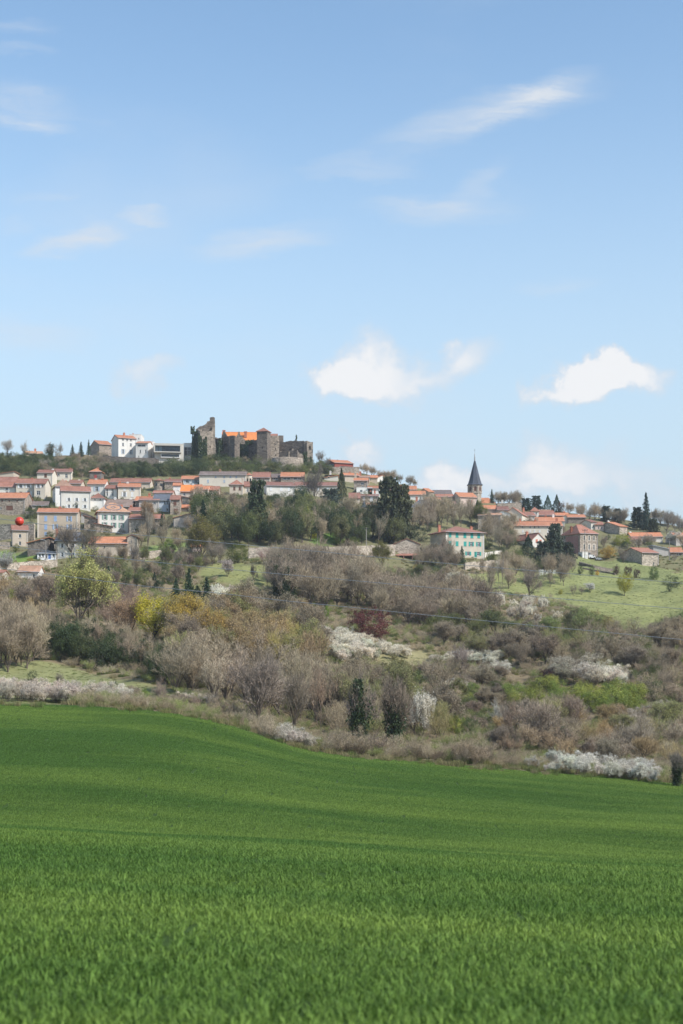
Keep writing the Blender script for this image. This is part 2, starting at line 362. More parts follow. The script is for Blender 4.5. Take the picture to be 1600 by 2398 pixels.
ZZ += wf * (.10 * np.sin(XX * .11 + YY * .23) + .06 * np.sin(XX * .31 - YY * .17))
def height(x, y):
    fx = min(max((x - GX0) / GS, 0), len(gx) - 1.001); fy = min(max((y - GY0) / GS, 0), len(gy) - 1.001)
    i, j = int(fx), int(fy); a, b_ = fx - i, fy - j
    return float((ZZ[j, i] * (1 - a) + ZZ[j, i + 1] * a) * (1 - b_) + (ZZ[j + 1, i] * (1 - a) + ZZ[j + 1, i + 1] * a) * b_)
def heights(x, y):
    fx = np.clip((x - GX0) / GS, 0, len(gx) - 1.001); fy = np.clip((y - GY0) / GS, 0, len(gy) - 1.001)
    i = fx.astype(int); j = fy.astype(int); a = fx - i; b_ = fy - j
    return (ZZ[j, i] * (1 - a) + ZZ[j, i + 1] * a) * (1 - b_) + (ZZ[j + 1, i] * (1 - a) + ZZ[j + 1, i + 1] * a) * b_
_DS = np.arange(6, 640, .5)
def ground(px, py, dmin=0):
    """the point of the ground seen at photo pixel (px, py)"""
    xs = (px - CX) / F * _DS; zs = heights(xs, _DS); rows = HZ - zs / _DS * F
    ok = np.nonzero((rows <= py) & (_DS >= dmin))[0]
    d = float(_DS[ok[0]]) if len(ok) else float(_DS[np.argmin(np.where(_DS > 200, rows, 1e9))])
    x = (px - CX) / F * d
    return Vector((x, d, height(x, d)))
def inpoly(px, py, poly):
    r = np.zeros(px.shape, bool); n = len(poly); j = n - 1
    for i in range(n):
        xi, yi = poly[i]; xj, yj = poly[j]
        c = ((yi > py) != (yj > py)) & (px < (xj - xi) * (py - yi) / (yj - yi + 1e-9) + xi)
        r ^= c; j = i
    return r
MEADOWS = [
    ([(1090, 1345), (1200, 1330), (1330, 1325), (1600, 1340), (1650, 1495), (1480, 1480), (1400, 1452), (1290, 1400), (1180, 1392), (1090, 1385)], (.22, .24, .095)),
    ([(1350, 1310), (1480, 1310), (1620, 1350), (1600, 1385), (1330, 1380), (1320, 1330)], (.21, .235, .095)),
    ([(470, 1325), (560, 1320), (690, 1320), (720, 1370), (640, 1385), (540, 1378), (470, 1345)], (.22, .235, .095)),
    ([(-60, 1560), (90, 1545), (250, 1585), (400, 1612), (440, 1650), (-60, 1650)], (.22, .235, .105)),
    ([(-60, 1296), (85, 1296), (85, 1316), (-60, 1316)], (.17, .25, .06)),
    ([(730, 1245), (800, 1245), (800, 1275), (730, 1275)], (.13, .24, .05)),
    ([(850, 1305), (930, 1305), (930, 1335), (850, 1335)], (.2, .235, .09)),
    ([(330, 1275), (430, 1275), (430, 1310), (330, 1310)], (.18, .24, .08)),
    ([(870, 1525), (1000, 1525), (1010, 1560), (900, 1570)], (.27, .25, .13))]
fine = lambda lo, hi, arr: np.concatenate([lo, arr, hi])
ax = fine(np.array([-7000, -4500, -2800, -1800, -1200, -850, -600, -450, -360, -310.]), np.array([310, 360, 450, 600, 850, 1200, 1800, 2800, 4500, 7000.]), gx)
ay = fine(np.array([-4000, -2500, -1500, -900, -500, -280, -150, -80, -40, -18, -7.]), np.array([800, 840, 900, 1000, 1200, 1600, 2300, 3400, 5000, 8000.]), gy)
AX, AY = np.meshgrid(ax, ay)
AZ = raw_height(AX, AY)
inn = (AX >= GX0) & (AX <= GX1) & (AY >= GY0) & (AY <= GY1)
AZ[inn] = heights(AX[inn], AY[inn])
nx, ny = len(ax), len(ay)
me = bpy.data.meshes.new('ground')
co = np.stack([AX, AY, AZ], -1).reshape(-1, 3)
idx = np.arange(nx * ny).reshape(ny, nx)
q = np.stack([idx[:-1, :-1], idx[:-1, 1:], idx[1:, 1:], idx[1:, :-1]], -1).reshape(-1, 4)
me.vertices.add(len(co)); me.vertices.foreach_set('co', co.ravel())
me.loops.add(q.size); me.loops.foreach_set('vertex_index', q.ravel())
me.polygons.add(len(q)); me.polygons.foreach_set('loop_start', np.arange(0, q.size, 4))
me.polygons.foreach_set('use_smooth', np.ones(len(q), bool)); me.update()
yc = np.maximum(AY, 6); vpx = (CX + F * AX / yc).ravel(); vpy = (HZ - AZ / yc * F).ravel(); vy = AY.ravel()
def edge_dist(px): return np.full_like(px, 158.0)
cov = np.tile(np.array([.20, .165, .10]), (len(co), 1))
hill = vy > 158
jx = 9 * np.sin(AX.ravel() * .35) + 6 * np.sin(AY.ravel() * .5); jy = 5 * np.sin(AX.ravel() * .41 + 1)
for poly, c in MEADOWS: cov[hill & inpoly(vpx + jx, vpy + jy, poly)] = c
vil = hill & (vpy < 1335) & (vpy > 1100); cov[vil & (cov[:, 0] == .20)] = (.17, .165, .085)
cov[~hill] = (.04, .075, .018)
cov[vy < -60] = (.12, .14, .05)
a = me.attributes.new('cover', 'FLOAT_COLOR', 'POINT')
a.data.foreach_set('color', np.concatenate([cov, np.ones((len(co), 1))], 1).astype(np.float32).ravel())
me.materials.append(MATS['ground'])
go = bpy.data.objects.new('ground', me); COL.objects.link(go)
setp(go, 'rolling hillside ground rising from the wheat field to the village', None, None, 'structure')

# ------------------------------------------------------------------ scattering with geometry nodes (only for what nobody could count)
def scatter(name, pts, rots, scl, idx, sources):
    me = bpy.data.meshes.new(name); n = len(pts)
    me.vertices.add(n); me.vertices.foreach_set('co', np.asarray(pts, np.float32).ravel())
    for an, arr, ty, key in (('rot', rots, 'FLOAT_VECTOR', 'vector'), ('scl', scl, 'FLOAT_VECTOR', 'vector'), ('pick', idx, 'INT', 'value')):
        at = me.attributes.new(an, ty, 'POINT'); at.data.foreach_set(key, np.asarray(arr, np.int32 if ty == 'INT' else np.float32).ravel())
    o = bpy.data.objects.new(name, me); COL.objects.link(o)
    c = bpy.data.collections.new(name + '_pieces')
    for k, s in enumerate(sources):
        c.objects.link(bpy.data.objects.new('%s_piece_%02d' % (name, k), s))
    ng = bpy.data.node_groups.new(name, 'GeometryNodeTree')
    ng.interface.new_socket('Geometry', in_out='INPUT', socket_type='NodeSocketGeometry')
    ng.interface.new_socket('Geometry', in_out='OUTPUT', socket_type='NodeSocketGeometry')
    gi = ng.nodes.new('NodeGroupInput'); gout = ng.nodes.new('NodeGroupOutput')
    iop = ng.nodes.new('GeometryNodeInstanceOnPoints'); ci = ng.nodes.new('GeometryNodeCollectionInfo')
    ci.inputs['Collection'].default_value = c; ci.inputs['Separate Children'].default_value = True; ci.inputs['Reset Children'].default_value = True
    def attr(nm, ty):
        a = ng.nodes.new('GeometryNodeInputNamedAttribute'); a.data_type = ty; a.inputs['Name'].default_value = nm; return a.outputs['Attribute']
    e2r = ng.nodes.new('FunctionNodeEulerToRotation')
    L = ng.links.new
    L(gi.outputs[0], iop.inputs['Points']); L(ci.outputs[0], iop.inputs['Instance']); iop.inputs['Pick Instance'].default_value = True
    L(attr('pick', 'INT'), iop.inputs['Instance Index']); L(attr('rot', 'FLOAT_VECTOR'), e2r.inputs[0]); L(e2r.outputs[0], iop.inputs['Rotation'])
    L(attr('scl', 'FLOAT_VECTOR'), iop.inputs['Scale']); L(iop.outputs[0], gout.inputs[0])
    md = o.modifiers.new('scatter', 'NODES'); md.node_group = ng
    return o
def quads_mesh(name, V, mat, per=4):
    """V: (n, per, 3) faces, each an island of its own"""
    me = bpy.data.meshes.new(name); n = len(V)
    me.vertices.add(n * per); me.vertices.foreach_set('co', V.astype(np.float32).ravel())
    me.loops.add(n * per); me.loops.foreach_set('vertex_index', np.arange(n * per))
    me.polygons.add(n); me.polygons.foreach_set('loop_start', np.arange(0, n * per, per)); me.update()
    for mt in (mat if isinstance(mat, list) else [mat]): me.materials.append(mt)
    return me
def normal_euler(x, y, rz):
    e = 1.5; hx = (heights(x + e, y) - heights(x - e, y)) / (2 * e); hy = (heights(x, y + e) - heights(x, y - e)) / (2 * e)
    out = []
    for i in range(len(x)):
        n = Vector((-hx[i], -hy[i], 1)).normalized()
        m = Vector((0, 0, 1)).rotation_difference(n).to_matrix() @ Matrix.Rotation(rz[i], 3, 'Z')
        out.append(tuple(m.to_euler('XYZ')))
    return np.array(out)

# ------------------------------------------------------------------ wheat
rng = np.random.default_rng(5)
PS = 1.6
def wheat_patch(seed, dens):
    r = np.random.default_rng(seed); n = int(PS * PS * dens * 1.15)
    x = r.uniform(-PS * .53, PS * .53, n); y = np.round(r.uniform(-PS * .53, PS * .53, n) / .125) * .125 + r.normal(0, .03, n)
    a = r.uniform(0, 2 * np.pi, n); h = .075 + .16 * r.beta(1.6, 2.2, n) * (1 + .1 * np.sin(x * 5 + seed) * np.sin(y * 4 + seed)); lean = r.uniform(.2, .9, n) * h; w_ = r.uniform(.004, .0075, n)
    d = np.stack([np.cos(a), np.sin(a), 0 * a], 1); s = np.stack([-np.sin(a), np.cos(a), 0 * a], 1)
    tw = r.uniform(-.6, .6, n)[:, None]; s = s + d * tw
    p0 = np.stack([x, y, -.04 + 0 * x], 1); up = np.array([0, 0, 1.0])
    p1 = p0 + d * (lean * .3)[:, None] + up * (h * .62)[:, None]
    p2 = p0 + d * lean[:, None] + up * (h * r.uniform(.72, 1.05, n))[:, None]
    s = s * w_[:, None]
    V = np.stack([p0 - s * .7, p0 + s * .7, p1 + s, p1 - s, p2], 1).reshape(-1, 3)
    k = np.arange(n) * 5
    f = [(i, i + 1, i + 2, i + 3) for i in k.tolist()] + [(i + 3, i + 2, i + 4) for i in k.tolist()]
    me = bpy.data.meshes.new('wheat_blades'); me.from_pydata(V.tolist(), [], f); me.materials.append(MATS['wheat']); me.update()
    return me
srcs = [wheat_patch(i, 760) for i in range(6)]
px_, py_ = np.meshgrid(np.arange(-70, 70, PS), np.arange(2.0, 172, PS))
px_ = px_.ravel() + rng.uniform(-.2, .2, px_.size); py_ = py_.ravel() + rng.uniform(-.2, .2, py_.size)
kp = (np.abs(px_) < .24 * py_ + 20) & (py_ < 157)
px_, py_ = px_[kp], py_[kp]
rz = rng.integers(0, 4, len(px_)) * np.pi / 2 * 0 + rng.integers(0, 2, len(px_)) * np.pi + rng.normal(0, .05, len(px_))
sc = np.stack([np.ones(len(px_))] * 2 + [rng.uniform(.88, 1.12, len(px_)) * (1 + .0 * px_)], 1)
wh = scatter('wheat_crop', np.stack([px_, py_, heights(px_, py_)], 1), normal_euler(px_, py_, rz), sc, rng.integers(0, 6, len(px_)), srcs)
setp(wh, 'young green wheat covering the whole sloping foreground field', 'crop', None, 'stuff')
# ------------------------------------------------------------------ plants: meshes of unit height and unit width
def bare_parts(seed, style='broad'):
    """limbs (tubes) and twigs (thin blades) of a leafless tree"""
    r = random.Random(seed); mb = MB(); tw = []; tips = []
    cfg = {'broad': dict(trunk=.22, kids=(6, 5, 5, 5, 5), spread=(.75, .6, .65, .7, .8), ln=(.34, .22, .14, .10, .075)),
           'slim': dict(trunk=.30, kids=(7, 4, 4, 4, 4), spread=(.35, .4, .5, .6, .7), ln=(.42, .22, .13, .09, .07)),
           'shrub': dict(trunk=.03, kids=(9, 4, 4, 4, 4), spread=(.65, .5, .55, .6, .7), ln=(.5, .28, .16, .12, .09))}[style]
    def grow(p, d, L, rad, lv):
        n = 3 if lv < 2 else 2; pts = [p]; q = p; dd = d
        for i in range(n):
            dd = (dd + Vector((r.gauss(0, .13), r.gauss(0, .13), r.gauss(.06, .08)))).normalized(); q = q + dd * (L / n); pts.append(q)
        if lv <= 2:
            mb.tube(pts, [rad * (1 - .55 * i / n) for i in range(n + 1)], 5 if lv < 2 else 4, cap=False)
        else:
            ww = (.0035, .0027, .0022)[min(lv - 3, 2)]
            s = d.cross(Vector((r.gauss(0, 1), r.gauss(0, 1), r.gauss(0, 1)))).normalized() * ww
            tw.append((pts[0] - s, pts[0] + s, q)); 
        if lv >= 5: tips.append(q); return
        kids = cfg['kids'][lv] + r.randint(-1, 1)
        for k in range(kids):
            t = r.uniform(.35 if lv else .6, 1.0) if k else 1.0
            base = pts[0].lerp(q, t) if n == 2 else pts[min(int(t * n), n)]
            sp = cfg['spread'][lv] * r.uniform(.5, 1.25)
            az = r.uniform(0, 2 * math.pi) if lv else 2 * math.pi * (k + r.uniform(-.3, .3)) / kids
            sx = dd.cross(Vector((.1, .2, 1.0)) if abs(dd.z) < .95 else Vector((1, .1, 0))).normalized(); sy = dd.cross(sx)
            nd = (dd * math.cos(sp) + (sx * math.cos(az) + sy * math.sin(az)) * math.sin(sp) + Vector((0, 0, .16))).normalized()
            grow(base, nd, cfg['ln'][lv] * r.uniform(.7, 1.25), rad * (.42 if lv else .5) * r.uniform(.8, 1.1), lv + 1)
    grow(Vector((0, 0, -.03)), Vector((0, 0, 1)), cfg['trunk'], .021 if style != 'shrub' else .012, 0)
    return mb, np.array([[tuple(a) for a in t] for t in tw]), np.array([tuple(t) for t in tips])
def normalise(mb, arrs):
    allp = np.concatenate([np.array(mb.v).reshape(-1, 3)] + [a.reshape(-1, 3) for a in arrs])
    H = np.percentile(allp[:, 2], 99.6); Wd = 2 * np.percentile(np.hypot(allp[:, 0], allp[:, 1]), 97)
    s = np.array([1 / Wd, 1 / Wd, 1 / H])
    mb.v = [tuple(np.array(p) * s) for p in mb.v]
    return [a * s for a in arrs]
def leafquads(P, size, r, up=.3, elong=1.5, nrm=None):
    n = len(P); nn = r.normal(0, 1, (n, 3)); nn[:, 2] += up
    if nrm is not None: nn = nn * .75 + nrm
    nn /= np.linalg.norm(nn, axis=1)[:, None]
    a = np.cross(nn, r.normal(0, 1, (n, 3))); a /= np.linalg.norm(a, axis=1)[:, None] + 1e-9; b = np.cross(nn, a)
    s = (size * r.uniform(.6, 1.35, n))[:, None]
    return np.stack([P - a * s * elong, P - b * s * .75, P + a * s * elong, P + b * s * .75], 1)
VAR = {}
def variants(kind, n):
    out = []
    for i in range(n):
        r = np.random.default_rng(i * 17 + sum(map(ord, kind)))
        if kind in ('bare', 'slim', 'brush', 'ivy', 'bud', 'bloom'):
            st = {'bare': 'broad', 'slim': 'slim', 'brush': 'shrub', 'ivy': 'broad', 'bud': 'broad', 'bloom': 'shrub'}[kind]
            mb, tw, tips = bare_parts(i * 31 + len(kind), st); tw, tips = normalise(mb, [tw, tips])
            if kind == 'bloom' or kind == 'brush': mb.v = [(x, y, z) for x, y, z in mb.v]
            trunk = mb.mesh('trunk', MATS['bark'])
            parts = [('trunk', trunk, None), ('twigs', quads_mesh('twigs', tw, MATS['twig'] if kind in ('bare', 'slim', 'brush', 'ivy') else MATS['twigfix'], 3), 'col')]
            if kind == 'ivy':
                V_ = np.array(mb.v); V_ = V_[(V_[:, 2] < .85) & (np.hypot(V_[:, 0], V_[:, 1]) < .36)]; wt = 1 / (.12 + np.hypot(V_[:, 0], V_[:, 1])); n_ = 2600
                P = V_[r.choice(len(V_), n_, p=wt / wt.sum())]; nt_ = 2200; z = r.uniform(0, .86, nt_) ** 1.1; T_ = np.stack([0 * z, 0 * z, z], 1)
                T_[:, 0] += .09 * np.sin(z * 7 + i) * (z > .3) * np.where(r.random(nt_) < .5, 1, -1) * (z - .2) * 2.2; P = np.concatenate([P, T_]); P = P + r.normal(0, 1, P.shape) * np.array([.068, .068, .03]) * (1.15 - .5 * P[:, 2:3])
                parts.append(('ivy', quads_mesh('ivy', leafquads(P, .016, r), MATS['ivyleaf']), None))
            if kind == 'bud':
                P = np.concatenate([tips + r.normal(0, .02, tips.shape) for _ in range(7)]); P = P[r.random(len(P)) < .8]
                parts.append(('leaves', quads_mesh('leaves', leafquads(P, .0075, r), MATS['leaf']), 'col'))
                parts[1] = (parts[1][0], parts[1][1], None)
            if kind == 'bloom':
                P = np.concatenate([tips + r.normal(0, .02, tips.shape) * np.array([1, 1, 1.5]) for _ in range(5)]); P = P[r.random(len(P)) < .25 + .75 * (np.sin(P[:, 0] * 23 + i) * np.sin(P[:, 1] * 19 + 2 * i) + .6 * np.sin(P[:, 2] * 17 + i) > -.3)]
                parts.append(('blossom', quads_mesh('blossom', leafquads(P, .0118, r, 0, 1.3), MATS['leaf']), 'col'))
                parts[1] = (parts[1][0], parts[1][1], None)
            out.append(parts); continue
        if kind in ('leafy', 'bush', 'hedgebush'):
            mb, tw, tips = bare_parts(i * 13 + 5, 'broad' if kind == 'leafy' else 'shrub'); tw, tips = normalise(mb, [tw, tips])
            nc = {'leafy': 85, 'bush': 75, 'hedgebush': 60}[kind]; c0 = .60 if kind == 'leafy' else .42
            d = r.normal(0, 1, (nc, 3)); d /= np.linalg.norm(d, axis=1)[:, None]
            rad = r.uniform(.35, 1.0, nc) ** .55
            ax_ = np.array([.42, .42, .37]) if kind == 'leafy' else np.array([.42, .42, .50])
            C = d * rad[:, None] * ax_ * (1 + .16 * np.sin(d[:, :1] * 5 + i) * np.cos(d[:, 1:2] * 4 + i)); C[:, 2] += c0
            C = C[C[:, 2] > .04]
            m_ = 84 if kind != 'hedgebush' else 64
            off = r.normal(0, .052, (len(C), m_, 3)) * r.uniform(.6, 1.4, (len(C), 1, 1)); P = (C[:, None] + off).reshape(-1, 3)
            P = P[P[:, 2] > 0]; cen = np.array([0, 0, c0 - .15]); nr = P - cen; nr /= np.linalg.norm(nr, axis=1)[:, None]
            lv = quads_mesh('crown', leafquads(P, .011, r, .3, 1.4, nr), MATS['leaf'])
            if kind == 'leafy': out.append([('trunk', mb.mesh('trunk', MATS['bark']), None), ('crown', lv, 'col')])
            else: out.append([('stems', mb.mesh('stems', MATS['bark']), None), ('foliage', lv, 'col')])
            continue
        mb = MB(); mb.tube([(0, 0, -.03), (0, 0, .5), (0, 0, .97)], [.03, .018, .003], 6)
        P = []; 
        if kind == 'spruce':
            for L_ in range(34):
                z = .06 + .93 * L_ / 34; rad = .5 * (1 - z) ** .85 * r.uniform(.72, 1.08) + .015
                for k in range(max(4, int(14 * (1 - z)) + 3)):
                    a = r.uniform(0, 6.28); l = rad * r.uniform(.75, 1.1); t = np.linspace(.18, 1, 6)
                    P.append(np.stack([np.cos(a) * l * t, np.sin(a) * l * t, z - .10 * l * t * 1.2 + .05 * t * t * l], 1) + r.normal(0, .012, (6, 3)))
            sz = .024
        elif kind == 'cedar':
            for L_ in range(15):
                z = .07 + .9 * L_ / 15; rad = (.5 * (1 - .55 * max(z - .25, 0) - .5 * max(z - .75, 0))) * r.uniform(.7, 1.08)
                for k in range(8):
                    a = 6.28 * k / 8 + r.uniform(-.4, .4); l = rad * r.uniform(.5, 1.05); m_ = 38
                    t = r.uniform(.2, 1, m_) ** .7; w_ = r.normal(0, .15, m_) * t
                    P.append(np.stack([np.cos(a + w_) * l * t, np.sin(a + w_) * l * t, z + .03 * t + r.normal(0, .016, m_)], 1))
            sz = .023
        elif kind == 'thuja':
            n_ = 3600; z = r.uniform(0.02, 1, n_) ** 1.05; a = r.uniform(0, 6.28, n_)
            rad = .5 * np.minimum(1, (1 - z) * 1.25 + .03) * np.minimum(1, .55 + z * 3) * (1 + .13 * np.sin(a * 5 + z * 20 + i) + .1 * np.sin(z * 33))
            rr = rad * np.sqrt(r.uniform(.45, 1, n_)); P.append(np.stack([rr * np.cos(a), rr * np.sin(a), z], 1)); sz = .018
        elif kind == 'umbrella':
            n_ = 2600; a = r.uniform(0, 6.28, n_); q = np.sqrt(r.uniform(0, 1, n_)); rr = .5 * q
            z = .62 + .36 * np.sqrt(1 - q * q * .96) * r.uniform(.55, 1, n_); P.append(np.stack([rr * np.cos(a), rr * np.sin(a), z], 1)); sz = .017
        P = np.concatenate(P); nr = P * np.array([1, 1, 0]) + np.array([0, 0, .3]); nr /= np.linalg.norm(nr, axis=1)[:, None]
        out.append([('trunk', mb.mesh('trunk', MATS['bark']), None), ('crown', quads_mesh('crown', leafquads(P, sz, r, .2, 1.6, nr * .6), MATS['leaf']), 'col')])
    return out
NVAR = dict(bare=10, slim=6, brush=6, ivy=4, bud=6, bloom=5, leafy=5, bush=6, hedgebush=3, spruce=3, cedar=3, thuja=2, umbrella=1)
for k_, n_ in NVAR.items(): VAR[k_] = variants(k_, n_)
NAME = dict(bare='bare_tree', slim='slender_bare_tree', brush='twiggy_shrub', ivy='ivy_clad_tree', bud='budding_tree', bloom='blossoming_shrub', leafy='leafy_tree',
            bush='leafy_bush', hedgebush='evergreen_bush', spruce='spruce_tree', cedar='cedar_tree', thuja='thuja_tree', umbrella='umbrella_pine')
CATS = dict(bare='tree', slim='tree', brush='shrub', ivy='tree', bud='tree', bloom='shrub', leafy='tree', bush='bush', hedgebush='bush', spruce='tree', cedar='tree', thuja='tree', umbrella='tree')
RV = random.Random(77)
def plant(kind, px, py, hpx, wpx, col, label, group=None, name=None, cat=None, D=None, jitter=.12):
    g = ground(px, py) if D is None else Vector(((px - CX) / F * D, D, height((px - CX) / F * D, D)))
    if D is not None: hpx = hpx + max(0, (HZ - g.z / D * F) - py)
    s = g.y / F; H = hpx * s; Wd = wpx * s
    root = empty(name or NAME[kind], (g.x, g.y, g.z - .05), RV.uniform(0, 6.28)); root.scale = (Wd, Wd, H)
    setp(root, label, cat or CATS[kind], group)
    c = [max(.004, x * RV.uniform(.97, 1.03)) for x in col]; k = RV.uniform(1 - jitter * 1.4, 1 + jitter * 1.4)
    for nm, me, mode in RV.choice(VAR[kind]):
        o = bpy.data.objects.new(nm, me); COL.objects.link(o); o.parent = root
        if mode: o.color = (*[x * k for x in c], 1)
    return root
def zone(kinds, n, poly, h, wr, cols, label, group, name=None, seed=0, cat=None, dens=1.25, hs=1.14):
    """n plants with their feet spread inside a stretch of hillside"""
    n = int(n * dens); r = random.Random(seed * 101 + n); xs = [p[0] for p in poly]; ys = [p[1] for p in poly]; pts = []; tries = 0
    ox, oy = np.array([0.0]), np.array([0.0])
    while len(pts) < n and tries < n * 60:
        tries += 1; best = None
        for _ in range(5):
            x = r.uniform(min(xs), max(xs)); y = r.uniform(min(ys), max(ys))
            if not inpoly(np.array([x]), np.array([y]), poly)[0]: continue
            d = min([math.hypot(x - a, (y - b_) * 2.5) for a, b_ in pts] or [1e6])
            if best is None or d > best[0]: best = (d, x, y)
        if best: pts.append(best[1:])
    ordx = sorted(range(len(pts)), key=lambda i: pts[i][0]); rkx = {i: q for q, i in enumerate(ordx)}
    ordy = sorted(range(len(pts)), key=lambda i: -pts[i][1]); rky = {i: q for q, i in enumerate(ordy)}
    hts = [r.uniform(*h) * hs for _ in pts]; ordh = sorted(range(len(pts)), key=lambda i: -hts[i]); rkh = {i: q for q, i in enumerate(ordh)}
    m = len(pts)
    for i in sorted(range(m), key=lambda q: pts[q][1]):
        x, y = pts[i]; k = r.choice(kinds); hh = hts[i]
        lb = label.get(k) if isinstance(label, dict) else label
        cw = ('at the far left', 'left', 'left of centre', 'central', 'right of centre', 'right', 'at the far right')[min(6, rkx[i] * 7 // m)]
        rw = ('front', 'middle', 'back')[min(2, rky[i] * 3 // m)]; hw = ('tall', 'medium', 'short')[min(2, rkh[i] * 3 // m)]
        for extra in (f'{hw}, {rw} row, {cw}', f'{hw}, {rw}, {cw}', f'{rw}, {cw}', cw):
            if len((lb + ' ' + extra).split()) <= 16: lb = lb + ', ' + extra; break
        nm = name.get(k) if isinstance(name, dict) else name
        plant(k, x, y, hh, hh * r.uniform(*wr), r.choice(cols), lb, (group.get(k) if isinstance(group, dict) else group), nm, cat)
GREYB = [(.37, .30, .21), (.31, .255, .185), (.41, .33, .23), (.34, .275, .195), (.38, .315, .235)]
MAUVE = [(.30, .24, .18), (.32, .255, .19), (.27, .22, .165)]
RUSTY = [(.42, .31, .18), (.44, .32, .165), (.38, .29, .2), (.44, .35, .18)]
DKG = [(.055, .08, .034), (.07, .10, .04), (.09, .115, .045)]
OLIVE = [(.14, .165, .055), (.18, .19, .07), (.12, .15, .055)]
FRESH = [(.27, .31, .06), (.32, .34, .08), (.21, .27, .06)]
WHITEB = [(.84, .78, .66), (.86, .82, .71), (.74, .67, .55)]
PINKB = [(.66, .57, .48), (.7, .62, .53), (.6, .53, .45)]
MAROON = [(.10, .03, .03), (.085, .025, .03)]
def edge(px): return float(ip(px, EDGE_X, EDGE_Y))
# ------------------------------------------------------------------ buildings
def facade(mb, P, width, z0, z1, holes, depth=.2, closed=False):
    """a wall from u=0..width in the plane n=0 (n points inwards) with real openings"""
    us = sorted({0, width} | {h[0] for h in holes} | {h[1] for h in holes}); zs = sorted({z0, z1} | {h[2] for h in holes} | {h[3] for h in holes})
    us = [u for u in us if 0 <= u <= width]; zs = [z for z in zs if z0 <= z <= z1]
    for i in range(len(us) - 1):
        for j in range(len(zs) - 1):
            cu, cz = (us[i] + us[i + 1]) / 2, (zs[j] + zs[j + 1]) / 2
            if any(h[0] < cu < h[1] and h[2] < cz < h[3] for h in holes): continue
            mb.face([P(us[i], 0, zs[j]), P(us[i + 1], 0, zs[j]), P(us[i + 1], 0, zs[j + 1]), P(us[i], 0, zs[j + 1])])
    for a, b_, c, d in holes:
        for (p, q) in (((a, c), (b_, c)), ((b_, c), (b_, d)), ((b_, d), (a, d)), ((a, d), (a, c))):
            mb.face([P(p[0], 0, p[1]), P(q[0], 0, q[1]), P(q[0], depth, q[1]), P(p[0], depth, p[1])])
        if closed: mb.face([P(a, depth, c), P(b_, depth, c), P(b_, depth, d), P(a, depth, d)])
SHUT = {'b': 'lightblue', 't': 'teal', 'g': 'greygreen', 'w': 'whitepaint', 'n': 'brownwood', 'r': 'redpaint', 's': 'salmon', 'y': 'greyblue', 'B': 'blue'}
def window(root, P, u0, u1, z0, z1, style='o', col=None):
    """style o: shutters folded open, c: shutters closed, p: no shutters, d: door"""
    w = u1 - u0; h = z1 - z0; sm = MATS[SHUT.get(col, 'whitepaint')]
    if style == 'd':
        mb = MB(); mb.box(P, u0, u1, .1, .18, z0, z1); mb.box(P, u0 + .12, u0 + w * .45, .07, .1, z0 + .2, z0 + h * .55); mb.box(P, u0 + w * .55, u1 - .12, .07, .1, z0 + .2, z0 + h * .55)
        return mb.build('door', sm, root)
    fb = MB(); t = min(.09, w * .14)
    fb.box(P, u0, u0 + t, .10, .17, z0, z1); fb.box(P, u1 - t, u1, .10, .17, z0, z1)
    fb.box(P, u0 + t, u1 - t, .10, .17, z0, z0 + t); fb.box(P, u0 + t, u1 - t, .10, .17, z1 - t, z1)
    if w > .7: fb.box(P, (u0 + u1) / 2 - t * .4, (u0 + u1) / 2 + t * .4, .11, .165, z0 + t, z1 - t)
    if h > 1.1: fb.box(P, u0 + t, u1 - t, .115, .16, z0 + h * .62, z0 + h * .62 + t * .6)
    f = fb.build('window', MATS['whitepaint'], root)
    pb = MB(); pb.box(P, u0 + t * .5, u1 - t * .5, .172, .185, z0 + t * .5, z1 - t * .5); pb.build('pane', MATS['glass'], f)
    sb = MB(); sb.box(P, u0 - .12, u1 + .12, -.07, .1, z0 - .09, z0 - .002); sb.build('sill', MATS['lightstone'], f)
    if style in 'oc' and col:
        for s in (0, 1):
            mb = MB()
            if style == 'o': a, b_ = (u0 - w * .52, u0 - .03) if s == 0 else (u1 + .03, u1 + w * .52)
            else: a, b_ = (u0 + .01, (u0 + u1) / 2 - .01) if s == 0 else ((u0 + u1) / 2 + .01, u1 - .01)
            n0, n1 = (-.065, -.015) if style == 'o' else (-.02, .04)
            mb.box(P, a, b_, n0, n1, z0, z1)
            for k in (.12, .5, .82): mb.box(P, a + .03, b_ - .03, n0 - .02, n0, z0 + h * k, z0 + h * k + .08)
            mb.build('shutter', sm, root)
    return f
